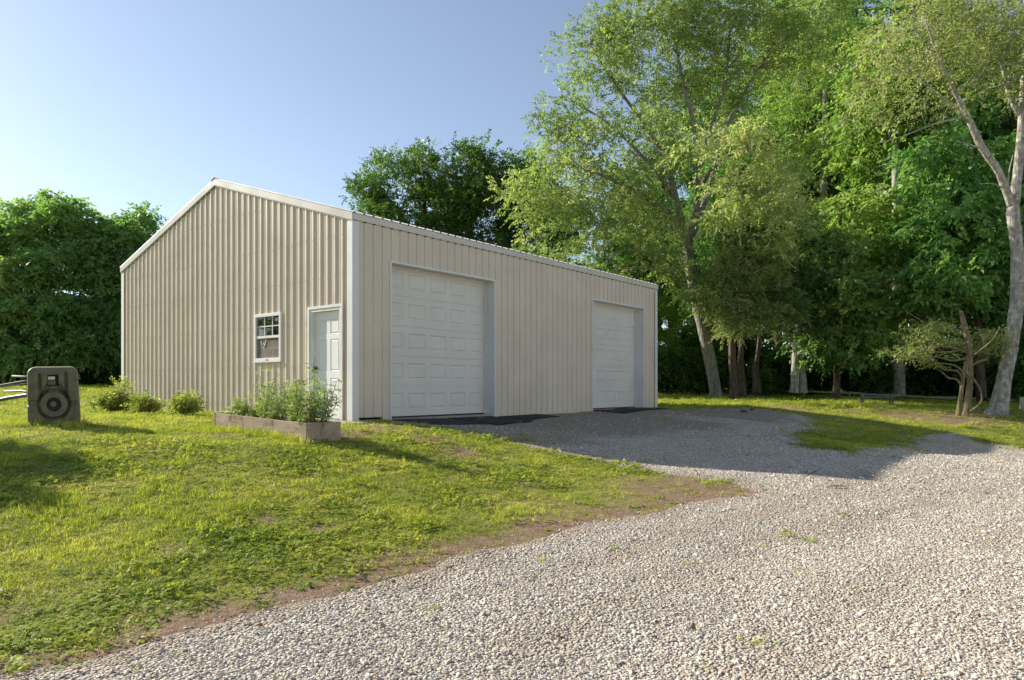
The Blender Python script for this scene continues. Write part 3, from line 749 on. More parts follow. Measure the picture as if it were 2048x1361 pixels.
BK['lichen'] = bark_mat('lichen_bark', (0.14, 0.115, 0.095), (0.33, 0.29, 0.25), (0.27, 0.31, 0.245))
BK['grey'] = bark_mat('grey_bark', (0.19, 0.17, 0.15), (0.44, 0.40, 0.35), (0.44, 0.46, 0.41))
BK['brown'] = bark_mat('brown_bark', (0.055, 0.042, 0.032), (0.17, 0.13, 0.1))
BK['moss'] = bark_mat('mossy_bark', (0.12, 0.09, 0.06), (0.3, 0.25, 0.19), (0.16, 0.16, 0.04))

S_ELDER = dict(m=15, n=9, len=.52, ll=.14, lw=.036, droop=.3, rad=.5, flat=.65, lift=.15)
# 1. the leaning, many-stemmed tree right of the building
Y1 = 32.0
make_tree('box_elder_tree', 'tall pale green leaning tree with lichen grey trunk right of the building', 'tree',
    [[PX(1434,803,Y1,.35), PX(1431,785,Y1,.27), PX(1424,740,Y1,.26), PX(1407,660,Y1,.27), PX(1391,590,Y1,.25), PX(1380,530,Y1,.24), PX(1372,480,Y1,.22)],
     [PX(1374,490,Y1,.17), PX(1350,440,Y1,.15), PX(1312,410,Y1-.5,.13), PX(1262,378,Y1-1,.10), PX(1190,345,Y1-1.5,.06), PX(1110,320,Y1-2,.03)],
     [PX(1372,485,Y1,.18), PX(1352,400,Y1,.15), PX(1330,320,Y1+.3,.12), PX(1290,250,Y1+.5,.09), PX(1238,180,Y1,.06), PX(1180,90,Y1,.03)],
     [PX(1376,485,Y1,.19), PX(1392,420,Y1,.16), PX(1398,340,Y1-.4,.13), PX(1385,240,Y1-.6,.10), PX(1370,180,Y1-.6,.07), PX(1345,60,Y1,.04)],
     [PX(1384,470,Y1,.16), PX(1418,380,Y1+.5,.13), PX(1452,260,Y1+.8,.11), PX(1490,180,Y1+1,.08), PX(1545,90,Y1+1,.04), PX(1580,20,Y1,.03)],
     [PX(1392,400,Y1,.11), PX(1415,350,Y1-2.4,.09), PX(1450,315,Y1-4.2,.065), PX(1495,300,Y1-5.2,.03)],
     [PX(1415,350,Y1-2.4,.07), PX(1470,365,Y1-4.2,.05), PX(1530,385,Y1-5.3,.035), PX(1590,430,Y1-5.6,.015)],
     [PX(1398,340,Y1,.10), PX(1420,260,Y1,.08), PX(1450,170,Y1,.06), PX(1460,60,Y1,.03)],
     [PX(1352,400,Y1,.09), PX(1300,330,Y1-1,.07), PX(1220,250,Y1-1,.05), PX(1140,200,Y1-1,.03)],
     [PX(1395,610,Y1,.08), PX(1340,545,Y1-1,.06), PX(1270,535,Y1-1.5,.04), PX(1200,550,Y1-2,.02)],
     [PX(1389,570,Y1,.06), PX(1330,520,Y1-1.3,.05), PX(1260,500,Y1-2,.03), PX(1200,520,Y1-2.4,.015)]],
    [BL(1260,300,Y1-1,150,90,2.6,1,.55), BL(1190,120,Y1,85,95,2.2,1,.45), BL(1330,120,Y1,130,110,2.6,1,.55), BL(1480,90,Y1+.5,120,100,2.4,1,.5),
     BL(1150,380,Y1-1.5,130,60,2.2,1,.6), BL(1440,305,Y1-5.2,100,50,1.4,1.3,.85), BL(1510,390,Y1-5.4,100,55,1.5,1.3,.8), BL(1470,440,Y1-5,70,35,1.2,.8,.7), BL(1115,235,Y1-1,48,48,1.6,.8,.4),  # front right blobs tinted paler, standing in for sunlit foliage
     BL(1260,440,Y1-1.5,130,60,2.0,.9,.6), BL(1055,390,Y1-1.5,75,60,1.8,.9,.55), BL(1300,20,Y1,130,70,2.4,1,.5), BL(1080,500,Y1-2.2,70,32,1.4,.6,.55),
     BL(1200,545,Y1-2.2,75,25,1.3,.5,.5), BL(1570,470,Y1-5.2,60,45,1.3,.9,.65), BL(1600,70,Y1+1,60,90,2,.9,.55), BL(1420,40,Y1,120,60,2.2,1,.6), BL(1340,520,Y1-1.4,60,35,1.2,.5,.5), BL(1180,300,Y1+.5,110,90,2.2,.9,.5), BL(1390,210,Y1+1,110,90,2.2,.7,.5), BL(1150,450,Y1-1,90,50,1.8,.8,.5), BL(1560,380,Y1-.5,70,60,1.8,.8,.55)],
    730, S_ELDER, LM['elder'], BK['lichen'], 21)

# 2. the big grey trunk at the right edge, forked, with thin yellowish twigs
Y2 = 23.5
RS = .80
make_tree('forked_tree', 'big grey barked tree leaning right at the right edge, forked above', 'tree',
    [[PX(1984,870,Y2,.62), PX(1991,838,Y2,.50), PX(1996,822,Y2,.40), PX(2000,805,Y2,.335), PX(2007,765,Y2,.30), PX(2022,690,Y2,.275), PX(2034,600,Y2,.265), PX(2034,500,Y2,.24), PX(2026,430,Y2,.245), PX(2031,385,Y2,.20), PX(2040,300,Y2,.17), PX(2046,200,Y2,.14), PX(2052,80,Y2,.10), PX(2050,-40,Y2,.06)],
     [PX(2024,415,Y2,.17), PX(1998,345,Y2-.3,.15), PX(1962,292,Y2-.6,.14), PX(1938,240,Y2-.8,.12), PX(1905,175,Y2-1,.09), PX(1880,120,Y2-1,.06), PX(1850,40,Y2-1,.03)],
     [PX(2044,232,Y2,.12), PX(2020,195,Y2,.10), PX(2004,130,Y2,.08), PX(1975,70,Y2-.4,.06), PX(1930,10,Y2-.6,.03)],
     [PX(1938,243,Y2-.8,.09), PX(1895,205,Y2-1.2,.07), PX(1835,155,Y2-1.6,.05), PX(1785,105,Y2-2,.02)],
     [PX(1928,235,Y2-.8,.04), PX(1870,248,Y2-1.5,.03), PX(1800,275,Y2-2,.018), PX(1735,292,Y2-2.2,.01)],
     [PX(1905,175,Y2-1,.05), PX(1870,110,Y2-1.4,.04), PX(1830,60,Y2-1.8,.02)],
     [PX(1965,298,Y2-.6,.04), PX(1940,290,Y2-1,.03), PX(1915,283,Y2-1.4,.012)],
     [PX(2022,400,Y2,.05), PX(2016,360,Y2-.3,.03), PX(2026,310,Y2-.5,.015)],
     [PX(2006,378,Y2,.03), PX(1985,368,Y2-.3,.02), PX(1962,368,Y2-.6,.01)]],
    [BL(1870,70,Y2-1.2,140,75,2.0,1,.65), BL(1775,140,Y2-1.8,90,60,1.5,1,.7), BL(1985,40,Y2-.4,120,70,2.0,1,.6), BL(2035,130,Y2,80,90,1.7,1,.45), BL(1830,200,Y2-1.8,90,40,1.3,.7,.6),
     BL(1760,240,Y2-2,60,30,1.0,.5,.6), BL(1960,150,Y2-.8,60,60,1.4,.6,.5), BL(1930,0,Y2-.5,180,50,2.0,1,.6)],
    270, dict(m=9, n=8, len=.5, ll=.11, lw=.028, droop=.12, rad=.42, flat=.5, lift=.1), LM['dry'], BK['grey'], 22)

# 3. broken snag and the dogwood growing at it
Y3 = 22.8
snag = make_tree('dogwood_tree', 'small yellowish dogwood on a broken topped mossy trunk left of the forked tree', 'tree',
    [[PX(1929,860,Y3,.22), PX(1933,830,Y3,.17), PX(1935,812,Y3,.135), PX(1940,760,Y3,.11), PX(1939,715,Y3,.12), PX(1934,670,Y3,.11), PX(1926,640,Y3,.10), PX(1922,622,Y3,.06)],
     [PX(1915,860,Y3-.1,.12), PX(1917,829,Y3-.1,.10), PX(1920,805,Y3-.1,.085), PX(1926,760,Y3-.1,.075), PX(1936,712,Y3,.09)],
     [PX(1943,752,Y3-.1,.035), PX(1958,775,Y3-.3,.036), PX(1964,797,Y3-.4,.034), PX(1958,810,Y3-.4,.034), PX(1941,823,Y3-.4,.04)],
     [PX(1934,716,Y3,.045), PX(1905,722,Y3-.5,.032), PX(1870,714,Y3-1,.022), PX(1815,718,Y3-1.4,.015)],
     [PX(1930,705,Y3,.045), PX(1905,696,Y3-.4,.032), PX(1870,690,Y3-.8,.02), PX(1825,668,Y3-1.2,.015)],
     [PX(1925,700,Y3,.04), PX(1890,705,Y3-.6,.03), PX(1845,702,Y3-1,.012)],
     [PX(1942,715,Y3,.05), PX(1962,700,Y3-.4,.035), PX(1985,680,Y3-.8,.02), PX(2000,655,Y3-1,.01)],
     [PX(1870,660,Y3-1,.02), PX(1840,640,Y3-1.3,.015), PX(1815,625,Y3-1.5,.01)]],
    [BL(1855,690,Y3+.5,58,12,.9,1,.55), BL(1812,708,Y3,34,10,.8,1,.5), BL(1965,680,Y3+.6,40,22,.8,1,.6), BL(1880,655,Y3+.7,38,12,.7,.9,.6), BL(1850,720,Y3-.1,40,7,.6,.7,.45), BL(1988,706,Y3+.3,20,12,.6,.6,.55), BL(1870,737,Y3+.2,14,10,.4,.4,.5), BL(1825,668,Y3+.6,26,10,.6,.6,.55)],
    84, dict(m=8, n=7, len=.30, ll=.085, lw=.026, droop=.2, rad=.24, flat=.25, lift=.1), LM['dry'], BK['moss'], 23)

RS = 1.0
# 4. cedars and trunks along the wood's edge
S_CEDAR = dict(m=20, n=10, len=.4, ll=.12, lw=.028, droop=.15, rad=.36, flat=.5, lift=.1)
Y4 = 30.5
make_tree('cedar_tree', 'olive green cedar with reddish trunk just right of the leaning tree', 'tree',
    [[PX(1466,798,Y4,.22), PX(1468,770,Y4,.17), PX(1464,700,Y4,.15), PX(1470,600,Y4,.13), PX(1485,480,Y4,.08), PX(1490,390,Y4,.03)]],
    [BL(1478,625,Y4-1.2,72,48,1.6,1,.75), BL(1500,540,Y4-1,85,55,1.6,1,.65), BL(1490,455,Y4,58,50,1.4,1,.5), BL(1415,590,Y4-1,42,40,1.2,.7,.65), BL(1545,620,Y4-.4,55,50,1.5,.9,.4), BL(1490,395,Y4,30,35,.8,.8,.5)],
    190, S_CEDAR, LM['cedar'], BK['brown'], 24)
Y5 = 33.0
make_tree('cedar_tree', 'dark cedar with twin pale trunks between the leaning tree and the hickory', 'tree',
    [[PX(1588,787,Y5,.22), PX(1590,760,Y5,.19), PX(1592,715,Y5,.17), PX(1600,600,Y5,.14), PX(1610,450,Y5,.05)],
     [PX(1606,787,Y5,.20), PX(1605,755,Y5,.17), PX(1601,712,Y5,.15)],
     [PX(1594,712,Y5-.2,.07), PX(1608,700,Y5-.6,.05), PX(1622,712,Y5-1,.03), PX(1632,722,Y5-1.2,.015)]],
    [BL(1600,640,Y5-.6,75,50,1.8,1,.3), BL(1570,560,Y5,70,60,1.8,1,.4), BL(1625,540,Y5,65,70,1.8,1,.35), BL(1600,450,Y5,45,60,1.4,1,.35)],
    170, S_CEDAR, LM['cedar'], BK['grey'], 25)

S_WOOD = dict(m=17, n=9, len=.55, ll=.18, lw=.055, droop=.4, rad=.5, flat=.5, lift=.15)
S_BIG = dict(m=12, n=9, len=.75, ll=.26, lw=.07, droop=.5, rad=.65, flat=.55, lift=.15)
def simple(name, label, px, py, Y, rad, blobs, n, spec, lm, bk, seed, top, lean=0, group=None):
    k = [PX(px, py+4, Y, rad*1.3), PX(px+lean*.1, py-14, Y, rad), PX(px+lean*.4, py+(top-py)*.35, Y, rad*.85), PX(px+lean*.7, py+(top-py)*.7, Y, rad*.55), PX(px+lean, top, Y, rad*.15)]
    return make_tree(name, label, 'tree', [k], blobs, n, spec, lm, bk, seed, group)
Y6 = 35
simple('hickory_tree', 'hickory with shaggy dark trunk in the middle of the right wood', 1800, 790, Y6, .27,
    [BL(1790,300,Y6+2.2,110,90,2.4,1,.5), BL(1875,470,Y6-1.4,70,70,2.2,1,.45), BL(1715,460,Y6-1,58,70,2.2,1,.55), BL(1710,640,Y6-2,75,45,2.2,1,.5), BL(1880,600,Y6-2.4,80,50,2,1,.35), BL(1790,180,Y6,120,110,3,1,.5)],
    420, S_BIG, LM['mid'], BK['grey'], 26, 60, -14)
simple('ash_tree', 'tall sunlit mid green tree between the leaning tree and the forked tree', 1640, 792, 43.0, .27,
    [BL(1600,160,42,80,65,2.6,1,.6), BL(1655,290,41.5,60,50,2.2,1,.65), BL(1565,350,41.5,55,45,2.0,1,.5), BL(1690,110,42,65,60,2.4,1,.55), BL(1630,20,43,100,60,2.8,1,.6), BL(1640,430,41,60,36,2,.8,.5), BL(1715,220,42,45,50,2,.8,.5), BL(1530,250,42.5,40,50,2,.8,.5)],
    300, S_ELDER, LM['mid'], BK['grey'], 29, -20, 14)
Y7 = 31.5
simple('walnut_tree', 'broad leaved dark green tree behind the yellowish dogwood', 1965, 792, Y7, .2,
    [BL(1930,460,Y7-1,95,95,2.4,1,.4), BL(1900,330,Y7,85,85,2.4,1,.45), BL(1985,560,Y7-.5,70,80,2,1,.35), BL(1870,570,Y7-1.2,70,50,1.8,1,.5), BL(2060,420,Y7,80,140,2.4,1,.35), BL(2055,640,Y7,60,70,2,.8,.3)],
    330, S_BIG, LM['wood'], BK['brown'], 27, 220, -30)
simple('maple_tree', 'bright leaved young tree low between the cedars and the hickory', 1672, 792, 33.5, .16,
    [BL(1690,600,32.5,80,55,2,1,.7), BL(1650,520,33,60,60,1.8,1,.6), BL(1720,680,32.6,75,40,1.8,1,.5), BL(1660,690,32.8,60,40,1.6,.8,.4)],
    200, S_WOOD, LM['pale'], BK['brown'], 28, 420, 10)
# trunk-like stubs in the shade
for px, py, top, Y, rad, lab in ((1484,790,640,32.5,.17,'dark crooked cedar trunk standing close behind the olive green cedar'), (1514,784,690,34,.19,'short pale topped trunk between the two cedars')):
    Yc = Y
    make_tree('cedar_tree', lab, 'tree', [[PX(px,py+4,Y,rad*1.2), PX(px,py-20,Y,rad), PX(px-3,(py+top)/2,Y,rad*.8), PX(px+4,top,Y,rad*.5), PX(px+6,top-110,Y,rad*.2)]],
        [BL(px+10,top-90,Y,60,60,1.6,1,.3), BL(px+20,top-170,Y,45,60,1.4,1,.3)], 80, S_CEDAR, LM['cedar'], BK['brown'], int(px))

# 5. dark elms behind the building, seen over its roof
S_ELM = dict(m=15, n=9, len=.6, ll=.17, lw=.052, droop=.1, rad=.55, flat=.8, lift=.3)
YE = 46.0
def elm(label, px, blobs, n, seed, stems):
    make_tree('elm_tree', label, 'tree', stems, blobs, n, S_ELM, LM['dark'], BK['brown'], seed)
elm('dark green elm leaning left over the roof, leftmost above the building', 850,
    [BL(800,450,YE,75,55,3,1,.4), BL(850,350,YE,45,48,2.4,1,.5), BL(745,385,YE,40,26,2,.9,.4), BL(775,335,YE,35,30,2,.7,.45), BL(880,430,YE,60,60,3,1,.4), BL(730,440,YE,28,22,1.6,.6,.4), BL(850,540,YE,95,50,3,1,.3)], 330, 31,
    [[PX(880,770,YE,.35), PX(870,640,YE,.3), PX(850,540,YE,.24), PX(820,460,YE,.15), PX(770,390,YE,.07), PX(725,370,YE,.03)],
     [PX(860,570,YE,.2), PX(855,480,YE,.14), PX(850,400,YE,.08), PX(845,310,YE,.03)]])
elm('dark green elm with upright spiky top between the left elm and the pale tree', 970,
    [BL(940,350,YE-1,48,55,2.4,1,.5), BL(975,430,YE-1,70,70,3,1,.35), BL(1020,370,YE,55,60,2.6,1,.4), BL(925,440,YE-.5,50,60,2.4,1,.45), BL(960,310,YE-1,28,30,1.6,.8,.5), BL(1072,385,YE,48,55,2.6,1,.4), BL(1125,440,YE,55,60,2.6,1,.35), BL(985,540,YE-1,100,60,3,1,.25), BL(1060,480,YE,60,90,3,1,.25)], 480, 32,
    [[PX(985,770,YE-1,.35), PX(975,620,YE-1,.3), PX(945,500,YE-1,.2), PX(935,400,YE-1,.1), PX(945,300,YE-1,.03)],
     [PX(978,640,YE-1,.2), PX(1000,520,YE-.6,.14), PX(1020,420,YE-.3,.08), PX(1040,330,YE,.03)]])

# 6. trees at the left, behind the tank
YL = 40.0
S_WAL = dict(m=17, n=11, len=.7, ll=.2, lw=.055, droop=.4, rad=.5, flat=.55, lift=.2)
def left_tree(label, px, blobs, n, seed, top, lm='pale', name='walnut_tree'):
    simple(name, label, px, 768, YL, .2, blobs, n, S_WAL, LM[lm], BK['brown'], seed, top)
left_tree('tall broad crowned tree behind the grey plastic tank', 95,
    [BL(70,470,YL,62,38,2.6,1,.65), BL(150,450,YL,50,36,2.4,1,.55), BL(45,560,YL-1.5,48,46,2.0,1,.85), BL(130,540,YL-1,60,40,2.4,1,.45), BL(190,505,YL,38,38,2.0,1,.5), BL(60,640,YL-1.5,55,36,2.2,1,.6), BL(140,630,YL-1.4,55,40,2.2,1,.35),  # left-hand blobs get a paler leaf tint, as if sunlit
     BL(110,418,YL,30,20,1.4,.7,.6), BL(60,425,YL,32,22,1.6,.7,.7), BL(15,480,YL,40,40,2,.9,.75), BL(90,710,YL-1.8,60,34,2.0,.9,.45), BL(170,700,YL-1.4,46,36,2,.8,.35)], 380, 41, 430, 'pale')
left_tree('dark tree tucked against the left corner of the metal building', 250,
    [BL(272,470,YL+1,34,34,1.8,1,.5), BL(225,560,YL,40,50,2.2,1,.35), BL(250,650,YL,50,60,2.2,1,.3), BL(288,438,YL+1,18,16,1.1,.7,.55), BL(205,690,YL-.6,46,40,2.0,1,.35), BL(310,560,YL+1,50,80,2.2,.8,.3), BL(240,505,YL+.5,22,24,1.2,.7,.5)], 250, 42, 440)
left_tree('smaller tree at the left edge, leaves tinted paler where the sun strikes it', -20,
    [BL(-35,560,YL-1,45,50,2.2,1,.75), BL(5,610,YL-2,40,40,1.8,1,.8), BL(-40,670,YL-1.5,55,50,2.2,1,.5), BL(15,700,YL-2.2,45,40,1.8,1,.5), BL(-60,500,YL,45,40,2,1,.7)], 190, 43, 500, 'pale')  # paler tint on the upper blobs paints in their sunlit look

simple('young_elm_tree', 'low dark bushy tree rising just behind the far roof end', 1062, 770, 38.5, .14,
    [BL(1050,570,38.5,75,60,2.4,1,.35), BL(1110,600,38.5,60,55,2.2,1,.35), BL(1010,590,39,50,50,2.2,.9,.3)], 150, S_ELM, LM['dark'], BK['brown'], 44, 530)

simple('bushy_tree', 'low bushy tree added behind the far roof end to shade the lawn', 1075, 775, 35.6, .12,  # added tree, mostly hidden by the roof, casting shade on the far lawn
    [BL(985,600,35.6,60,45,2.0,1,.4), BL(1050,605,35.3,60,50,2.0,1,.35), BL(1115,615,34.8,55,45,1.8,1,.4), BL(1165,640,34.2,40,35,1.6,.8,.4)], 170, S_ELM, LM['wood'], BK['brown'], 45, 560)

# 7. the wood behind: prototypes copied into rows
def copy_tree(root, locv, rz, s, label=None, group=None):
    c = root.copy(); COL.objects.link(c); c.location = locv; c.rotation_euler = (0, 0, rz); c.scale = (s[0], s[0], s[1])
    if label: c['label'] = label
    if group: c['group'] = group
    for ch in root.children:
        d = ch.copy(); COL.objects.link(d); d.parent = c
    return c
def proto_tree(seed, h, w, n, lm, bk):
    r = np.random.default_rng(seed)
    bl = []
    for k in range(11):
        z = h*(.30+.62*(k+.5)/11); wr = w*(1-.55*abs((z/h)-.55)/.45)
        a = k*2.4+r.uniform(-.4, .4); rr = wr*r.uniform(.25, .62)
        bl.append(((rr*math.cos(a), rr*math.sin(a), z), (w*.44, w*.44, h*.085), 1, r.uniform(.25, .6)))
    st = [[(0, 0, -.2, .34), (0.05, 0, .6, .26), (r.uniform(-.3, .3), r.uniform(-.3, .3), h*.3, .22), (r.uniform(-.6, .6), r.uniform(-.6, .6), h*.6, .14), (r.uniform(-.5, .5), 0, h*.92, .03)]]
    return make_tree('forest_tree', 'tall tree in the dense wood behind the lawn', 'tree', st, bl, n, S_WOOD, lm, bk, seed, 'trees of the wood behind the lawn')
protos = [proto_tree(51, 20, 4.4, 250, LM['mid'], BK['brown']), proto_tree(52, 22, 4.7, 260, LM['wood'], BK['grey']), proto_tree(53, 19, 4.2, 240, LM['wood'], BK['brown'])]
rows = [(1340,53,1.0),(1425,52,1.1),(1505,54,1.15),(1255,55,.82),(1115,47,.50),(1210,47,.50),(1300,46,.52),(1395,46,.60),(1480,47,.95),(1560,49,1.3),(1640,50,1.3),(1740,47,1.34),(1850,45,1.3),(1935,42,1.1),(2030,39,1.05),(2140,40,1.1),(1800,53,1.05),(2080,50,1.0)]
wood_labels = ['far wood tree whose crown shows left of the leaning tree trunk, well behind it', 'far wood tree directly behind the upper trunk of the leaning tree', 'far wood tree behind the olive green cedar, farthest back there', 'far wood tree seen through the left half of the leaning tree crown',
    'low wood tree showing over the roof just right of the upright elm', 'low wood tree over the roof behind the drooping left branches of the leaning tree', 'low wood tree just over the far end of the roof', 'low wood tree behind the foot of the leaning tree',
    'tall wood tree rising behind the olive green cedar', 'tall wood tree behind the cedar with twin pale trunks', 'tall wood tree behind the bright leaved young tree', 'tall wood tree just left of the hickory, behind it', 'tall wood tree just right of the hickory, behind it',
    'tall wood tree behind the broad leaved tree and the dogwood', 'tall wood tree behind the fork of the grey tree at the right edge', 'tall wood tree cut by the right edge of the view', 'far wood tree directly behind the hickory, farthest back there', 'far wood tree behind the right edge of the wood']
for i, (px, Y, s) in enumerate(rows):
    assert len(wood_labels) == len(rows)
    p = protos[i % 3]; x = (px-1024)/F*Y; z = gz(x, Y)
    if i < 3: p['label'] = wood_labels[i]; p.location = (x, Y, z); p.rotation_euler = (0, 0, i*1.3); p.scale = (s, s, s)
    else: copy_tree(p, (x, Y, z), i*1.7, (s*random.uniform(.95, 1.1), s*random.uniform(.95, 1.08)), wood_labels[i])

copy_tree(protos[0], (-34, 17, .2), .4, (.5, .45), 'nearer of two trees standing far out of view to the left', 'trees out of view to the left')
copy_tree(protos[1], (-37, 23, .3), 1.4, (.5, .42), 'farther of two trees standing far out of view to the left', 'trees out of view to the left')

# understory bushes along the wood's edge: loose dark shrubs
def make_shrub(name, label, group, loc_, blobs, n, spec, lm, seed, stems=5, cat='shrub'):
    r = np.random.default_rng(seed); st = []
    for k in range(stems):
        b = blobs[k % len(blobs)]; a = r.uniform(0, 6.28)
        st.append([(.08*math.cos(a), .08*math.sin(a), -.06, .016), (b[0][0]*.4, b[0][1]*.4, b[0][2]*.5, .011), (b[0][0]*.8, b[0][1]*.8, b[0][2], .005)])
    root = empty(name, loc_); tag(root, label, cat, group); mb = MB(); nodes = []
    for s in st: mb.tube([p[:3] for p in s], [p[3] for p in s], 5); nodes += [np.array(p[:3]) for p in s]
    w = np.array([b[1][0]*b[1][1]+b[1][0]*b[1][2] for b in blobs]); pick = r.choice(len(blobs), n, p=w/w.sum())
    cen = np.array([b[0] for b in blobs])[pick]; rad = np.array([b[1] for b in blobs])[pick]
    C = cen+norm(r.normal(0, 1, (n, 3)))*(.35+.65*r.random((n, 1)))**.6*rad
    C[:, 2] = np.maximum(C[:, 2], .04)
    for c in C[::2]:
        k = int(np.argmin([np.linalg.norm(q-c) for q in nodes])); mb.tube([nodes[k], (nodes[k]+c)/2+r.normal(0, .02, 3), c], [.006, .005, .003], 3, False)
    mb.build('stems', BK['brown'], root)
    V, Fq, T = clump_leaves(C, np.clip(np.array([b[2] for b in blobs])[pick]+r.normal(0, .15, n), 0, 1), spec, r)
    link_mesh('foliage', mesh_np('foliage', V, Fq, {'tint': ('FACE', T)}), lm, root)
    return root
S_UND = dict(m=12, n=8, len=.45, ll=.17, lw=.05, droop=.35, rad=.4, flat=.6, lift=.2)
und = make_shrub('understory_bush', 'dark leafy bush at the shaded edge of the wood', 'bushes along the edge of the wood', (0, 0, 0),
    [((0,0,1.2),(1.3,.9,1.1),.3), ((1.2,.2,.9),(.9,.8,.8),.4), ((-1.1,.1,1.0),(.9,.8,.9),.25), ((.2,.3,2.2),(.9,.8,.7),.35)], 130, S_UND, LM['dark'], 61, 8)
spots = [(1335,36,.9),(1400,38,1.1),(1550,37,1.0),(1640,38.5,1.1),(1740,37,1.0),(1835,38,1.15),(1990,35,1.0),(2070,33.5,1.1),(1480,40,1.3),(1900,40,1.3),(2140,35,1.2),
         (30,41,1.0),(130,42,1.2),(215,41,1.1),(290,42,1.2),(-60,40,1.2)]
bush_labels = ['dark bush at the wood edge just right of the far building corner', 'dark bush at the wood edge left behind the foot of the leaning tree', 'dark bush between the short pale topped trunk and the twin pale trunks', 'dark bush just right of the twin pale cedar trunks', 'dark bush behind the low grey bench', 'dark bush between the bench and the dogwood trunk',
    'dark bush between the dogwood and the forked grey tree', 'dark bush right of the forked grey tree at the frame edge', 'larger dark bush deep behind the olive green cedar', 'larger dark bush deep behind the dogwood branches', 'dark bush beyond the right edge of the view',
    'dark bush under the left trees, behind the pipe frame', 'dark bush under the left trees, directly behind the plastic tank', 'dark bush under the left trees, between the tank and the building', 'dark bush mostly hidden behind the left building corner', 'dark bush beyond the left edge of the view']
for i, (px, Y, s) in enumerate(spots):
    assert len(bush_labels) == len(spots)
    x = (px-1024)/F*Y; z = gz(x, Y)
    lab = bush_labels[i]
    if i == 0: und['label'] = lab; und.location = (x, Y, z); und.scale = (s, s, s)
    else: copy_tree(und, (x, Y, z), i*1.9, (s, s*random.uniform(.85, 1.2)), lab, None if px > 400 else 'bushes under the left trees')

# far wood: a deep mass of leaves nobody could count
def far_mass(name, x0, x1, y0, y1, h, n, seed):
    r = np.random.default_rng(seed)
    C = np.c_[r.uniform(x0, x1, n), r.uniform(y0, y1, n), r.random(n)**1.1*h]
    C[:, 2] = C[:, 2]*(.55+.65*fbm(C[:, 0], C[:, 1]*.2, .16))+.3
    V, Fq, T = clump_leaves(C, r.uniform(.1, .45, n), dict(m=9, n=8, len=1.0, ll=.42, lw=.14, droop=.3, rad=.9, flat=.7, lift=.1), r)
    o = link_mesh(name, mesh_np(name, V, Fq, {'tint': ('FACE', T)}), LM['dark'])
    tag(o, kind='stuff'); return o
tag(far_mass('far_woods', 1, 55, 53, 60, 9.5, 620, 71), 'dense dark green mass of far woodland behind the trees', 'woodland')
tag(far_mass('far_woods', -42, -14, 47, 52, 4.5, 330, 72), 'dark green mass of far woodland behind the left trees', 'woodland')

# a round headed tree standing out of view to the left, whose shade falls on the lawn
make_tree('lawn_tree', 'round dense tree on the lawn left of the view', 'tree',
    [[(-15.9, 11.9, -.1, .2), (-15.9, 11.9, 1.5, .16), (-15.9, 11.9, 3.5, .12), (-15.8, 11.9, 5.2, .04)]],
    [((-15.4, 12.1, 4.7), (.72, .72, .66), 1, .5), ((-16.2, 12.25, 4.6), (.9, .8, .8), 1, .5)], 260, S_WOOD, LM['wood'], BK['brown'], 81)

# ------------------------------------------------------------------ planter and its weeds
PL = np.array([-.287*9.85, 9.85]); zl, zr_ = .0, 0
planter = empty('raised_planter', (PL[0], PL[1], 0), TH)
tag(planter, 'long weathered board planter box full of weeds beside the entry door', 'planter')
# local frame: x into the depth (towards the wall), y along the wall to the left
PW, PLN, PT = .58, 2.44, .038
def pz(y): return .122+.040*y                           # top edge rises a little to the left
def board(name, pts_xy, z0, z1):
    (xa, ya), (xb, yb) = pts_xy
    b = MB(); n = b.box(min(xa, xb), min(ya, yb), 0, max(xa, xb), max(ya, yb), 1)
    v = b.v
    for i in range(8):
        x, y, z = v[i]; v[i] = (x, y, (pz(y)+z1) if z > .5 else (pz(y)+z0))
    return b.build(name, M['board'], planter, bevel=.004)
board('side_board', ((0, PT+.001), (PT, PLN-PT-.001)), -.32, 0)
board('side_board', ((PW-PT, PT+.001), (PW, PLN-PT-.001)), -.32, -.004)
board('end_board', ((-.004, 0), (PW+.004, PT)), -.33, .004)
board('end_board', ((-.004, PLN-PT), (PW+.004, PLN)), -.32, .004)
b = MB(); b.box(PT+.002, PT+.002, -.3, PW-PT-.002, PLN-PT-.002, .09)
so = b.build('soil', flat('planter_soil', (0.09, 0.06, 0.04), .95, .05, .4, 20, .6), planter)

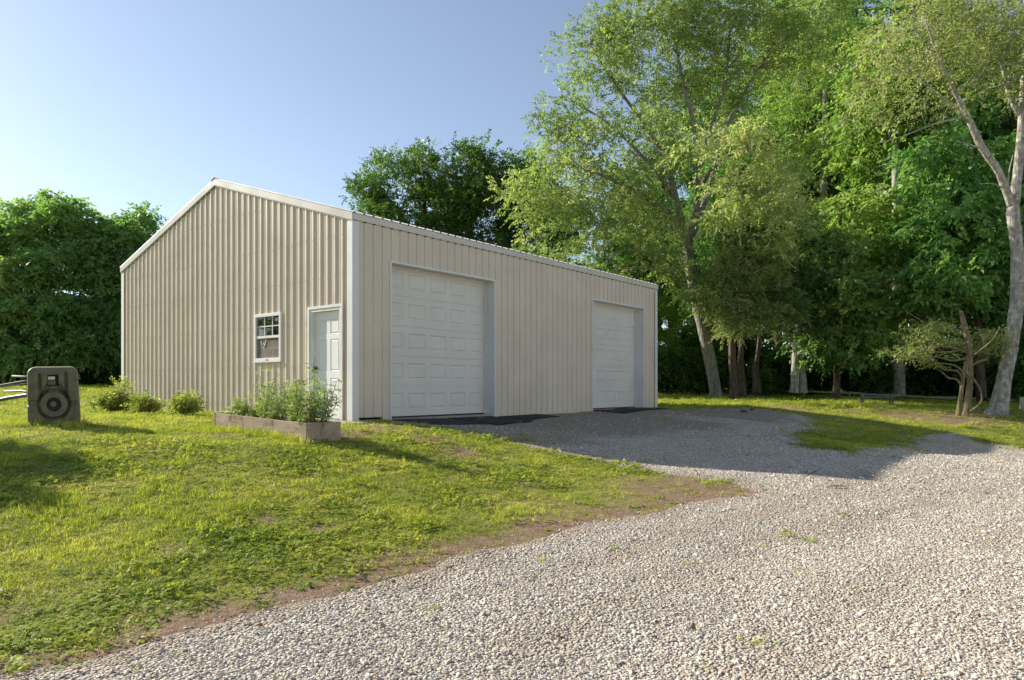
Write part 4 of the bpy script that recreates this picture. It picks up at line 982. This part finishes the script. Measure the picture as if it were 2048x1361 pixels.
def plant(name, label, x, y, h, seed, kind, group, lean=(0, 0)):
    r = np.random.default_rng(seed)
    p = PL+U*x+W_*y
    root = empty(name, (p[0], p[1], .08)); tag(root, label, 'plant', group)
    st = MB(); Vs, Fs, Ts = [], [], []; nb = 0
    def add(V, Fq, T):
        nonlocal nb
        Vs.append(V); Fs.append(Fq+nb); Ts.append(T); nb += len(V)
    ns = {'tall': 1, 'bushy': 6, 'feather': 7, 'leafy': 4}[kind]
    for k in range(ns):
        a = r.uniform(0, 6.28); sp = {'tall': .02, 'bushy': .17, 'feather': .14, 'leafy': .12}[kind]
        hh = h*(1 if k == 0 else r.uniform(.55, 1))
        tip = np.array([math.cos(a)*sp*r.uniform(.4, 1.3)+lean[0], math.sin(a)*sp*r.uniform(.4, 1.3)+lean[1], hh])
        P = curve((r.normal(0, .03), r.normal(0, .03), 0), tip, 7, r, 0, .12)
        st.tube(P, list(np.linspace(.007, .0025, 7)), 5, False)
        m = {'tall': 64, 'bushy': 24, 'feather': 26, 'leafy': 14}[kind]
        t = r.uniform(.12, 1, m); O = np.array([[np.interp(q, np.linspace(0, 1, 7), P[:, c]) for c in range(3)] for q in t])
        ang = r.uniform(0, 6.28, m); A = np.c_[np.cos(ang), np.sin(ang), r.uniform(.1, .8, m)]
        sp_ = {'tall': (3, .11, .062, .015, .35), 'bushy': (7, .10, .036, .009, .3), 'feather': (11, .11, .024, .0045, .2), 'leafy': (3, .13, .085, .022, .5)}[kind]
        sc_ = (1.15-.6*t)
        V, Fq, T = sprays(O, A, r.uniform(.3, .85, m), sp_[0], sp_[1], sp_[2], sp_[3], sp_[4], r)
        add(V, Fq, T)
        if kind == 'feather':
            V, Fq, T = sprays(O[-6:]+[0, 0, .03], A[-6:]+[0, 0, 1], np.full(6, .97), 7, .10, .015, .006, .1, r); add(V, Fq, T)
    st.build('stem', LMSTEM, root)
    link_mesh('leaves', mesh_np('leaves', np.concatenate(Vs), np.concatenate(Fs), {'tint': ('FACE', np.concatenate(Ts))}), LM['weed'], root)
LMSTEM = flat('green_stem', (0.13, 0.15, 0.05), .7, .2)
GP = 'weeds growing in the planter'
for i, (nm, lab, x, y, h, kd, ln) in enumerate([
    ('leafy_weed', 'low broad leaved weed at the left end of the planter', .30, 2.22, .34, 'leafy', (0, 0)),
    ('feathery_weed', 'short feathery weed with white flecks near the planter left end', .22, 1.98, .42, 'feather', (0, 0)),
    ('leafy_weed', 'small leafy weed left of the tall bushy one in the planter', .36, 1.78, .28, 'leafy', (0, 0)),
    ('bushy_weed', 'tall bushy yellow green weed below the window', .28, 1.52, .80, 'bushy', (0, 0)),
    ('feathery_weed', 'feathery weed right of the tall bushy weed in the planter', .18, 1.30, .52, 'feather', (0, 0)),
    ('feathery_weed', 'pale flowering weed behind the bushy weed, against the wall', .44, 1.20, .66, 'feather', (0, .05)),
    ('feathery_weed', 'low dense feathery weed in the middle of the planter front', .15, 1.02, .40, 'feather', (0, 0)),
    ('tall_weed', 'bare stalked weed leaning left in the middle of the planter', .35, .80, .66, 'tall', (.0, .20)),
    ('bushy_weed', 'bushy weed just right of the leaning stalk', .30, .72, .60, 'bushy', (0, 0)),
    ('feathery_weed', 'feathery green weed left of the tall prickly one', .2, .55, .56, 'feather', (0, 0)),
    ('bushy_weed', 'low bushy weed at the foot of the tall prickly one', .4, .42, .62, 'bushy', (0, 0)),
    ('tall_weed', 'tall prickly leaved weed in front of the entry door', .30, .24, .98, 'tall', (0, 0)),
    ('leafy_weed', 'dark leaved weed hanging over the right end of the planter', .36, .12, .66, 'bushy', (.05, -.08)),
    ('bushy_weed', 'small bushy weed in the right front corner of the planter', .14, .22, .46, 'bushy', (0, 0))]):
    plant(nm, lab, x, y, h, 100+i, kd, GP, ln)

# shrubs against the gable wall
S_SHR = dict(m=9, n=7, len=.24, ll=.06, lw=.02, droop=.15, rad=.14, flat=.8, lift=.5)
def shrub_at(px, Y, blobs, n, label, seed):
    x = (px-1024)/F*Y
    return make_shrub('yellow_shrub', label, 'yellow green shrubs along the gable wall', (x, Y, gz(x, Y)), blobs, n, S_SHR, LM['lime'], seed, 9)
shrub_at(230, 17.2, [((0,0,.19),(.27,.24,.17),.45), ((-.2,-.05,.14),(.17,.17,.11),.55), ((.14,.05,.46),(.10,.10,.26),.65), ((.16,0,.16),(.17,.17,.14),.4)], 70, 'largest yellow green shrub with a pointed top at the left building corner', 91)
shrub_at(287, 16.4, [((0,0,.13),(.20,.18,.11),.4), ((.13,0,.10),(.13,.13,.09),.5)], 36, 'low rounded yellow green shrub just right of the pointed one', 92)
shrub_at(367, 15.0, [((0,0,.13),(.18,.17,.11),.45), ((.08,0,.19),(.10,.10,.13),.55)], 34, 'small yellow green shrub alone at the wall left of the planter', 93)

# ------------------------------------------------------------------ portable tank with its pipes
TY = 11.4; tx = (110-1024)/F*TY; tz = gz(tx, TY)
tank = empty('plastic_tank', (tx, TY, tz-.02), R(14)); tank.rotation_euler = (R(4), R(-1.5), R(29)); tank.scale = (.88, 1, .98)
tag(tank, 'dark olive plastic tank with round hub standing upright on the left lawn', 'tank')
def tank_body():
    Wb, Wt, Hh, D = .405, .372, .955, .34; N, Mz = 64, 76
    def outline(z):
        k = z/Hh; hw = Wb+(Wt-Wb)*k - .02*max(0, .12-k)/.12
        rc = .11
        if z > Hh-rc: q = (z-(Hh-rc))/rc; hw = hw-rc+rc*math.sqrt(max(0, 1-q*q))
        return hw
    def relief(x, z):
        d = 0.0; s = lambda v, w=.007: 1/(1+math.exp(max(-40, min(40, v/w*3))))
        bx = lambda x0, x1, z0, z1: s(max(x0-x, x-x1, z0-z, z-z1))
        cx, cz = .01, .36; rr = math.hypot(x-cx, z-cz)
        d += .075*bx(-.075, .085, .66, .83)                       # pocket
        d += .055*bx(-.212, -.172, .40, .85)+.055*bx(.182, .222, .42, .87)   # long slots
        tri = s(max(abs(x-cx)-(.09+(.70-z)*.62), .46-z, z-.68))
        inn = s(max(abs(x-cx)-(.045+(.66-z)*.55), .46-z, z-.655))
        d += .055*max(tri-inn, 0)
        d += .06*(s(rr-.25)-s(rr-.212))                            # ring groove
        d += .05*bx(-.42, -.23, .345, .425)+.03*bx(.24, .42, .365, .40)
        d += .03*bx(-.115, -.085, .02, .13)+.03*bx(.10, .14, .04, .15)
        d += .05*s(max(math.hypot((x-.26)/1.3, z-.055)-.045, 0)) * (1 if math.hypot((x-.26)/1.3, z-.055) < .06 else 0)
        return d
    zs = [Hh*(1-(1-j/Mz)**1.0) for j in range(Mz)] + [Hh-.0005]
    V, Fc = [], []
    for z in zs:
        hw = outline(z)
        for i in range(N+1):
            x = -hw+2*hw*i/N; e = min(i, N-i)/N*2*hw; rd = .05
            rnd = rd-math.sqrt(max(0, rd*rd-(rd-min(e, rd))**2)); te = min(Hh-z, rd); rt = rd-math.sqrt(max(0, rd*rd-(rd-te)**2))
            V.append((x, -D/2+max(rnd, rt)*1.0+relief(x, z), z))
    nf = N+1
    for j in range(Mz):
        for i in range(N): a = j*nf+i; Fc.append((a, a+1, a+1+nf, a+nf))
    back = len(V)
    for z in zs:
        hw = outline(z)
        for i in range(N+1):
            x = -hw+2*hw*i/N; e = min(i, N-i)/N*2*hw; rd = .05; rnd = rd-math.sqrt(max(0, rd*rd-(rd-min(e, rd))**2)); te = min(Hh-z, rd); rt = rd-math.sqrt(max(0, rd*rd-(rd-te)**2))
            V.append((x, D/2-max(rnd, rt), z))
    for j in range(Mz):
        for i in range(N): a = back+j*nf+i; Fc.append((a+1, a, a+nf, a+1+nf))
        Fc.append((j*nf, (j+1)*nf, back+(j+1)*nf, back+j*nf)); Fc.append((j*nf+N, back+j*nf+N, back+(j+1)*nf+N, (j+1)*nf+N))
    for i in range(N): a = Mz*nf+i; Fc.append((a, a+1, back+a+1, back+a))
    return mesh_np('body', np.array(V), np.array(Fc), None, True)
link_mesh('body', tank_body(), M['tank'], tank)
def lathe(prof, n=36, axis_y=True):
    b = MB()
    for k in range(n):
        a0, a1 = 2*math.pi*k/n, 2*math.pi*(k+1)/n
        for (r0, y0), (r1, y1) in zip(prof, prof[1:]):
            p = [(r0*math.cos(a0), y0, r0*math.sin(a0)), (r0*math.cos(a1), y0, r0*math.sin(a1)), (r1*math.cos(a1), y1, r1*math.sin(a1)), (r1*math.cos(a0), y1, r1*math.sin(a0))]
            if r1 < 1e-5: p = p[:3]
            b.quad(*p); b.sm[-1] = False
    return b
b = lathe([(.205, .03), (.205, -.03), (.195, -.042), (.125, -.042), (.112, -.034), (.11, .0), (.0, .002)]); b.build('hub', M['tank'], tank, loc=(.01, -.17, .36))
b = lathe([(.108, -.002), (.105, -.012), (.07, -.012), (.06, -.004), (.0, -.003)], 28); b.build('hub_shade_disc', M['rubber'], tank, loc=(.01, -.17, .36))  # black disc painting in the shade of the hub hole
b = lathe([(.05, -.004), (.045, -.016), (.0, -.018)], 20); b.build('hub_plug', M['tank'], tank, loc=(.0, -.17, .37))
b = MB(); b.box(-.068, -.150, .757, .034, -.1185, .806); lb = b.build('label_plate', M['cord'], tank, bevel=.006)
b = MB()
for x0 in (-.042, .0):
    b.box(x0, -.1515, .777, x0+.007, -.1495, .793); b.box(x0+.012, -.1515, .779, x0+.018, -.1495, .787)
b.build('label_print', M['knob'], lb)
b = MB(); b.box(-.072, -.118, .663, .082, -.10, .827); b.build('pocket_shade_plate', M['rubber'], tank)  # black plate standing in for shade inside the pocket
b = MB(); b.box(-.07, -.152, .675, .04, -.1185, .745); b.build('pocket_latch', M['tank'], tank, bevel=.006)

def pipe(mb, pts, rad): mb.tube([p-pf for p in pts], rad, 8)
PYp = 13.6
pf = at(30, 800, PYp); pf.z = gz(pf.x, PYp)
frame = empty('pipe_frame', tuple(pf)); tag(frame, 'pale metal pipe frame lying behind the plastic tank', 'pipe frame')
b = MB(); pipe(b, [at(75, 759, PYp-.3), at(40, 764, PYp), at(0, 771, PYp+.2), at(-60, 784, PYp+.4)], .018); b.build('upper_rail', M['galv'], frame)
b = MB(); pipe(b, [at(75, 765, PYp-.3), at(40, 769, PYp), at(0, 774, PYp+.2), at(-60, 785, PYp+.4)], .018); b.build('upper_rail', M['galv'], frame)
b = MB(); pipe(b, [at(72, 754, PYp), at(50, 754, PYp+.1), at(25, 752.5, PYp+.3)], .02); b.build('cross_bar', M['galv'], frame)
b = MB(); pipe(b, [at(60, 757, PYp), at(60, 751, PYp), at(60, 746, PYp)], [.05, .055, .03]); b.build('clamp', M['galv'], frame)
b = MB(); pipe(b, [at(90, 787, PYp-.2), at(60, 790, PYp), at(20, 796, PYp+.2), at(-40, 808, PYp+.2)], .04); b.build('lower_rail', M['grey_metal'], frame)
b = MB(); pipe(b, [at(72, 788, PYp-.2), at(45, 782.5, PYp+.1), at(10, 783, PYp+.6)], .022); b.build('lower_rail', M['grey_metal'], frame)
b = MB(); pipe(b, [at(84, 755, PYp), at(84, 800, PYp)], .03); b.build('upright', M['galv'], frame)

# ------------------------------------------------------------------ bench, low rail, post, stone, stick
by = 27.4; bx = (1757-1024)/F*by
bench = empty('metal_bench', (bx, by, gz(bx, by)), R(-12)); tag(bench, 'low grey metal bench frame on the shaded grass before the wood', 'bench')
for zz, yy in ((.40, 0), (.31, -.02)):
    b = MB(); b.box(-.58, yy-.02, zz-.028, .52, yy+.02, zz+.028); b.build('rail', M['grey_metal'], bench)
b = MB(); b.box(-.03, -.04, .25, .0, .03, .42); b.build('brace', M['grey_metal'], bench)
for xx in (-.55, .47):
    b = MB(); b.box(xx-.03, -.06, -.03, xx+.03, -.025, .44); b.box(xx-.03, .26, -.03, xx+.03, .29, .40); b.box(xx-.028, -.024, .35, xx+.028, .258, .385); b.build('leg', M['grey_metal'], bench)
b = MB()
for k in range(4): b.box(-.56, .03+k*.065, .392, .5, .08+k*.065, .41)
b.build('seat_slats', M['grey_metal'], bench)

rp = at(1680, 790, 35.0); rail = empty('low_rail', (rp.x, rp.y, gz(rp.x, rp.y))); tag(rail, 'long low pale pole rail running along the foot of the wood', 'rail fence')
seg = [(1290,777.5,38.5),(1400,779,37.8),(1500,781,37),(1610,783,36.4),(1700,786,35.6),(1800,792,34.6),(1920,796.5,33.5),(2040,801,32.4),(2160,806,31.2)]
for (a, c) in zip(seg, seg[1:]):
    A, C_ = at(*a), at(*c)
    b = MB(); mid = (A+C_)/2; b.tube([A-rail.location, mid-rail.location-Vector((0, 0, .02)), C_-rail.location], [.055, .05, .055], 8); b.build('rail', M['pole_wood'], rail)
for s in seg:
    A = at(*s); A.y += .08; g = gz(A.x, A.y); b = MB(); b.tube([Vector((A.x, A.y, g-.15))-rail.location, Vector((A.x, A.y, max(A.z+.06, g+.12)))-rail.location], .06, 8); b.build('post', M['pole_wood'], rail)
pp = at(2043, 818, 26.5); z0 = gz(pp.x, pp.y); b = MB(); b.tube([(0, 0, -.2), (0, 0, .3), (0.01, 0, .52)], [.08, .075, .07], 10)
tag(b.build('wooden_post', M['pole_wood'], None, (pp.x, pp.y, z0)), 'short wooden post at the right edge behind the forked tree', 'post')

def rock(name, label, x, y, r, seed, m):
    bm = bmesh.new(); bmesh.ops.create_icosphere(bm, subdivisions=2, radius=r); rr = random.Random(seed)
    for v in bm.verts: v.co *= rr.uniform(.8, 1.15); v.co.z *= .65
    me = bpy.data.meshes.new(name); bm.to_mesh(me); bm.free()
    tag(link_mesh(name, me, m, None, (x, y, gz(x, y)+r*.25)), label, 'rock')
x, y = ground_at(1757, 815); rock('rock', 'pale rock on the far lawn in front of the bench', x, y, .09, 3, M['stone'])
x, y = ground_at(1487, 826); rock('rock', 'dark clod on the crest of the gravel beside the far lawn', x, y, .10, 4, M['clod'])
x, y = ground_at(1505, 822); rock('rock', 'small grey clod right of the dark one on the gravel crest', x, y, .08, 5, M['clod'])
x, y = ground_at(1672, 980)
b = MB(); b.tube([(-.14, .02, .02), (-.05, 0, .035), (.06, -.01, .03), (.15, .03, .02)], [.010, .012, .011, .006], 6)
tag(b.build('fallen_stick', M['pole_wood'], None, (x, y, gz(x, y)+.015)), 'short brown stick lying on the sunlit gravel', 'stick')

# ------------------------------------------------------------------ grass and loose stone, instanced on scattered points
def proto_coll(name, meshes, mats):
    c = bpy.data.collections.new(name)
    for i, me in enumerate(meshes):
        o = bpy.data.objects.new(f'{name}_{i:02d}', me)
        if not me.materials: me.materials.append(mats[i % len(mats)])
        c.objects.link(o)
    return c
def scatter(name, P, rot, scl, idx_, coll):
    me = bpy.data.meshes.new(name); me.vertices.add(len(P)); me.vertices.foreach_set('co', np.ascontiguousarray(P, np.float32).ravel())
    a = me.attributes.new('rot', 'FLOAT_VECTOR', 'POINT'); a.data.foreach_set('vector', np.ascontiguousarray(rot, np.float32).ravel())
    a = me.attributes.new('scl', 'FLOAT_VECTOR', 'POINT'); a.data.foreach_set('vector', np.ascontiguousarray(scl, np.float32).ravel())
    a = me.attributes.new('pick', 'INT', 'POINT'); a.data.foreach_set('value', np.ascontiguousarray(idx_, np.int32))
    o = bpy.data.objects.new(name, me); COL.objects.link(o)
    ng = bpy.data.node_groups.new(name, 'GeometryNodeTree')
    ng.interface.new_socket('Geometry', in_out='INPUT', socket_type='NodeSocketGeometry'); ng.interface.new_socket('Geometry', in_out='OUTPUT', socket_type='NodeSocketGeometry')
    N = ng.nodes; gi = N.new('NodeGroupInput'); go = N.new('NodeGroupOutput'); ip = N.new('GeometryNodeInstanceOnPoints'); ci = N.new('GeometryNodeCollectionInfo')
    ci.inputs['Collection'].default_value = coll; ci.inputs['Separate Children'].default_value = True; ci.inputs['Reset Children'].default_value = True
    def na(nm, ty): q = N.new('GeometryNodeInputNamedAttribute'); q.data_type = ty; q.inputs['Name'].default_value = nm; return q.outputs['Attribute']
    L = ng.links.new
    L(gi.outputs[0], ip.inputs['Points']); L(ci.outputs[0], ip.inputs['Instance']); ip.inputs['Pick Instance'].default_value = True
    L(na('pick', 'INT'), ip.inputs['Instance Index']); L(na('rot', 'FLOAT_VECTOR'), ip.inputs['Rotation']); L(na('scl', 'FLOAT_VECTOR'), ip.inputs['Scale'])
    L(ip.outputs[0], go.inputs[0])
    md = o.modifiers.new('scatter', 'NODES'); md.node_group = ng
    return tag(o, kind='stuff')

def grass_leaf(name, stops, trans=.45):
    t = NT(name); oi = t.new('ShaderNodeObjectInfo'); v = t.math('ADD', t.math('MULTIPLY', oi.outputs['Random'], .55), t.math('MULTIPLY', t.attr('tint'), .45))
    g = t.new('ShaderNodeNewGeometry'); n = t.noise(g.outputs['Position'], .9, 4); v = t.math('ADD', v, t.mapr(n, .3, .7, -.28, .28))
    col = t.ramp(v, stops); d = t.bsdf(col, .6, .12)
    tr = t.new('ShaderNodeBsdfTranslucent'); t.l(t.mix(1.0, col, (1.2, 1.15, .5), 'MULTIPLY'), tr.inputs[0])
    mx = t.new('ShaderNodeMixShader'); mx.inputs[0].default_value = trans; t.l(d, mx.inputs[1]); t.l(tr.outputs[0], mx.inputs[2]); return t.done(mx.outputs[0])
M['blade'] = grass_leaf('grass_blade', [(0, (0.184, 0.287, 0.04)), (0.45, (0.385, 0.46, 0.069)), (0.8, (0.575, 0.598, 0.127)), (1, (0.69, 0.655, 0.253))])
M['clover'] = grass_leaf('clover_leaf', [(0, (0.177, 0.277, 0.042)), (0.5, (0.33, 0.407, 0.068)), (1, (0.507, 0.519, 0.13))], .45)
def tuft(seed, n, h, spread, w, lean):
    r = np.random.default_rng(seed); V, Fq, T = [], [], []
    for k in range(n):
        a = r.uniform(0, 6.28); p = np.array([r.normal(0, spread), r.normal(0, spread), -.006]); hh = h*r.uniform(.45, 1.15); ln = lean*r.uniform(.3, 1.4)
        d = np.array([math.cos(a), math.sin(a), 0]); s = np.array([-d[1], d[0], 0]); nn = len(V)*1
        pts = [p+d*ln*hh*q*q+np.array([0, 0, hh*(q-.25*ln*q*q)]) for q in (0, .5, 1)]
        ww = w*r.uniform(.7, 1.3)
        V += [pts[0]-s*ww, pts[0]+s*ww, pts[1]+s*ww*.8, pts[1]-s*ww*.8, pts[2]+s*ww*.12, pts[2]-s*ww*.12]
        Fq += [(nn, nn+1, nn+2, nn+3), (nn+3, nn+2, nn+4, nn+5)]; t = r.random(); T += [t, t]
    return mesh_np(f'tuft{seed}', np.array(V), np.array(Fq), {'tint': ('FACE', np.array(T))})
def clover(seed, n, h, spread, ls):
    r = np.random.default_rng(seed); V, Fq, T = [], [], []
    for k in range(n):
        c = np.array([r.normal(0, spread), r.normal(0, spread), h*r.uniform(.25, 1.1)]); a0 = r.uniform(0, 6.28); tilt = r.normal(0, .45, 2)
        for j in range(3):
            a = a0+j*2.09; d = np.array([math.cos(a), math.sin(a), tilt[0]*math.cos(a)+tilt[1]*math.sin(a)-.15]); s = np.array([-math.sin(a), math.cos(a), -tilt[0]*math.sin(a)+tilt[1]*math.cos(a)])
            l = ls*r.uniform(.7, 1.3); nn = len(V); V += [c, c+d*l*.6+s*l*.42, c+d*l, c+d*l*.6-s*l*.42]; Fq.append((nn, nn+1, nn+2, nn+3)); T.append(r.random())
    return mesh_np(f'clover{seed}', np.array(V), np.array(Fq), {'tint': ('FACE', np.array(T))})
tufts = [tuft(1, 34, .05, .045, .0022, .7), tuft(2, 30, .07, .05, .0024, .8), tuft(3, 26, .09, .04, .0026, 1.0), tuft(4, 40, .035, .06, .002, .5),
         clover(5, 16, .04, .05, .018), clover(6, 12, .05, .045, .026), clover(7, 18, .028, .06, .014)]
tufts.append(tuft(8, 22, .035, .06, .002, 1.6))
M['straw'] = flat('dry_straw', (0.30, 0.22, 0.12), .9, .05, .35, 30, .1)
gc = proto_coll('tuft', tufts, [M['blade']]*4+[M['clover']]*3+[M['straw']])

def jitter(x0, x1, y0, y1, d):
    gx, gy = np.meshgrid(np.arange(x0, x1, d), np.arange(y0, y1, d)); gx = gx.ravel()+rng.uniform(-.5, .5, gx.size)*d; gy = gy.ravel()+rng.uniform(-.5, .5, gy.size)*d
    return gx, gy
def inview(x, y, m=1.2): return np.abs(x) < y*.735+m
PLB = np.array([PL, PL+U*PW, PL+U*PW+W_*PLN, PL+W_*PLN])
gx_, gy_, gs_ = [], [], []
for (x0, x1, y0, y1, d, s) in ((-7, 4, 2.2, 7, .062, .95), (-9.5, 4.5, 7, 11, .078, 1.0), (-13, 14, 11, 16, .105, 1.15), (-18, 18, 16, 24, .17, 1.5), (-26, 28, 24, 40, .27, 2.2)):
    x, y = jitter(x0, x1, y0, y1, d)
    k = inview(x, y) & (sdf(BP, x, y) > .03) & (sdf(PLB, x, y) > .02); x, y = x[k], y[k]
    g = gsdf(x, y); dm = dirt_mask(x, y)
    pr = np.where(g > .02, 1-.90*dm, np.where(g > -1.2, np.where(y > 10.5, .55*np.clip(1+g/.9, 0, 1)**1.5*smooth(fbm(x, y, 2.4), .36, .6),   .035*smooth(fbm(x, y, 1.3), .48, .65)), .006))
    pr = pr*(.55+.45*smooth(fbm(x+9, y, 1.1), .3, .5))
    k = rng.random(len(x)) < pr; gx_.append(x[k]); gy_.append(y[k]); gs_.append(np.full(k.sum(), s))
gx_, gy_, gs_ = map(np.concatenate, (gx_, gy_, gs_)); n = len(gx_)
mixn = fbm(gx_, gy_, .55); clov = mixn+rng.normal(0, .08, n)+.18*(gx_+4)/8*(gy_ < 12) > .56
pick = np.where(clov, rng.choice([4, 5, 6, 3], n, p=[.4, .25, .25, .1]), rng.choice([0, 1, 2, 3, 6], n, p=[.3, .28, .1, .22, .1]))
pick = np.where(rng.random(n) <   .02+.05*smooth(fbm(gx_+50, gy_, 1.5), .52, .7), 7, pick)
hs = gs_*.82*(.4+1.0*smooth(fbm(gx_, gy_, 2.3), .25, .8))*rng.uniform(.75, 1.25, n)
ex, ey = [], []
for cx, cy, n_, sx_s, sy_s in ((tx, TY-.28, 46, .36, .07), (tx+.45, TY-.1, 10, .06, .15)):
    ex.append(rng.normal(cx, sx_s, n_)); ey.append(rng.normal(cy, sy_s, n_))
q = rng.uniform(0, 1, 90); ex.append(PL[0]+W_[0]*PLN*q-U[0]*rng.uniform(.02, .12, 90)); ey.append(PL[1]+W_[1]*PLN*q-U[1]*rng.uniform(.02, .12, 90))
q = rng.uniform(1.7, 9.6, 200); o_ = rng.uniform(.05, .16, 200); ex.append(C0[0]+W_[0]*q-U[0]*o_); ey.append(C0[1]+W_[1]*q-U[1]*o_)
ex, ey = np.concatenate(ex), np.concatenate(ey); n2 = len(ex); n += n2
gx_ = np.r_[gx_, ex]; gy_ = np.r_[gy_, ey]; gs_ = np.r_[gs_, np.full(n2, 1.0)]; pick = np.r_[pick, rng.choice([1, 2, 2], n2)]; hs = np.r_[hs, rng.uniform(1.0, 2.1, n2)]
scatter('grass', np.c_[gx_, gy_, terrain(gx_, gy_)], np.c_[rng.normal(0, .12, n), rng.normal(0, .12, n), rng.uniform(0, 6.28, n)], np.c_[gs_*1.1, gs_*1.1, hs], pick, gc)

def stone_mesh(seed):
    bm = bmesh.new(); bmesh.ops.create_icosphere(bm, subdivisions=1, radius=.5); rr = random.Random(seed)
    sx, sy, sz = rr.uniform(.8, 1.3), rr.uniform(.7, 1.0), rr.uniform(.55, .85)
    for v in bm.verts: v.co *= rr.uniform(.78, 1.12); v.co.x *= sx; v.co.y *= sy; v.co.z *= sz
    me = bpy.data.meshes.new(f'pebble{seed}'); bm.to_mesh(me); bm.free(); return me
def stone_mat():
    t = NT('limestone_chip'); oi = t.new('ShaderNodeObjectInfo'); co = t.coord(); n = t.noise(co, 3, 4, .6)
    col = t.ramp(oi.outputs['Random'], [(0, (0.33, 0.285, 0.235)), (.15, (0.505, 0.445, 0.365)), (.6, (0.62, 0.557, 0.468)), (.94, (0.71, 0.65, 0.565)), (1, (0.50, 0.39, 0.28))])
    col = t.mix(t.math('MULTIPLY', t.mapr(n, .4, .7), .3), col, (0.3, 0.26, 0.21))
    return t.done(t.bsdf(col, .85, .15, t.bump(n, .3, .1)))
M['chip'] = stone_mat()
stc = proto_coll('pebble', [stone_mesh(s) for s in range(8)], [M['chip']])
sx_, sy_, ss_ = [], [], []
for (y0, y1, d, s) in ((2.1, 4.0, .0155, .0168), (4.0, 6.0, .0175, .0178), (6.0, 9, .0235, .020), (9, 14, .036, .025), (14, 22, .075, .032)):
    x, y = jitter(-6, 18, y0, y1, d); k = inview(x, y, 1.0); x, y = x[k], y[k]
    g = gsdf(x, y); k = g < .5; x, y, g = x[k], y[k], g[k]
    k = np.ones(len(x), bool)
    for q in MATS: k &= sdf(np.array(q), x, y) > .02
    x, y, g = x[k], y[k], g[k]
    gdm = gravel_dirt(x, y)
    pr = np.where(g < 0, np.clip(.30-g*1.2, 0, 1), .26*np.exp(-np.maximum(g, 0)/.30))*(1-.86*gdm)
    pr = pr*(.7+.3*smooth(fbm(x, y, 2.2), .35, .5))
    k = rng.random(len(x)) < pr; sx_.append(x[k]); sy_.append(y[k]); ss_.append(np.full(k.sum(), s))
sx_, sy_, ss_ = map(np.concatenate, (sx_, sy_, ss_)); n = len(sx_)
ss_ = ss_*(1-.3*smooth(gsdf(sx_, sy_), -.1, .2))*np.clip(rng.lognormal(-.08, .42, n), .4, 2.4)
gg = gsdf(sx_, sy_)
zz = terrain(sx_, sy_)+np.maximum(.014-.06*smooth(gg, -.12, .35), 0)+.012*np.sin((sx_*.72-sy_*.69)*2.2+fbm(sx_, sy_, .35)*7)*smooth(-gg, .6, 1.6)*(sy_ < 12)+ss_*rng.uniform(-.14, .14, n)
scatter('gravel_stones', np.c_[sx_, sy_, zz], rng.uniform(0, 6.28, (n, 3))*np.array([.12, .12, 1]), np.c_[ss_, ss_, ss_*.62], rng.integers(0, 8, n), stc)

# a few dry leaves blown over the drive and lawn
def dry_leaf(seed):
    r = np.random.default_rng(seed); a = np.linspace(0, 2*math.pi, 9)[:-1]; rad = .5*(1+.25*np.cos(a*3)+r.normal(0, .08, 8))
    V = np.c_[rad*np.cos(a), .7*rad*np.sin(a), .12*np.cos(a*2)+r.normal(0, .05, 8)]; return mesh_np(f'dry_leaf{seed}', np.r_[V, [[0, 0, .02]]], np.array([(i, (i+1) % 8, 8) for i in range(8)]))
M['dry_leaf'] = flat('dry_leaf', (0.26, 0.16, 0.085), .85, .1, .4, 20, .2)
lc = proto_coll('dry_leaf', [dry_leaf(k) for k in range(4)], [M['dry_leaf']])
n = 420; y = 2.4+rng.random(n)**1.4*20; x = rng.uniform(-1, 1, n)*(y*.735+.8); k = (sdf(BP, x, y) > .1) & (sdf(PLB, x, y) > .05); x, y = x[k], y[k]; n = len(x)
ls = rng.uniform(.018, .05, n)
scatter('fallen_leaves', np.c_[x, y, terrain(x, y)+.028], np.c_[rng.normal(0, .35, n), rng.normal(0, .35, n), rng.uniform(0, 6.28, n)], np.c_[ls, ls, ls], rng.integers(0, 4, n), lc)
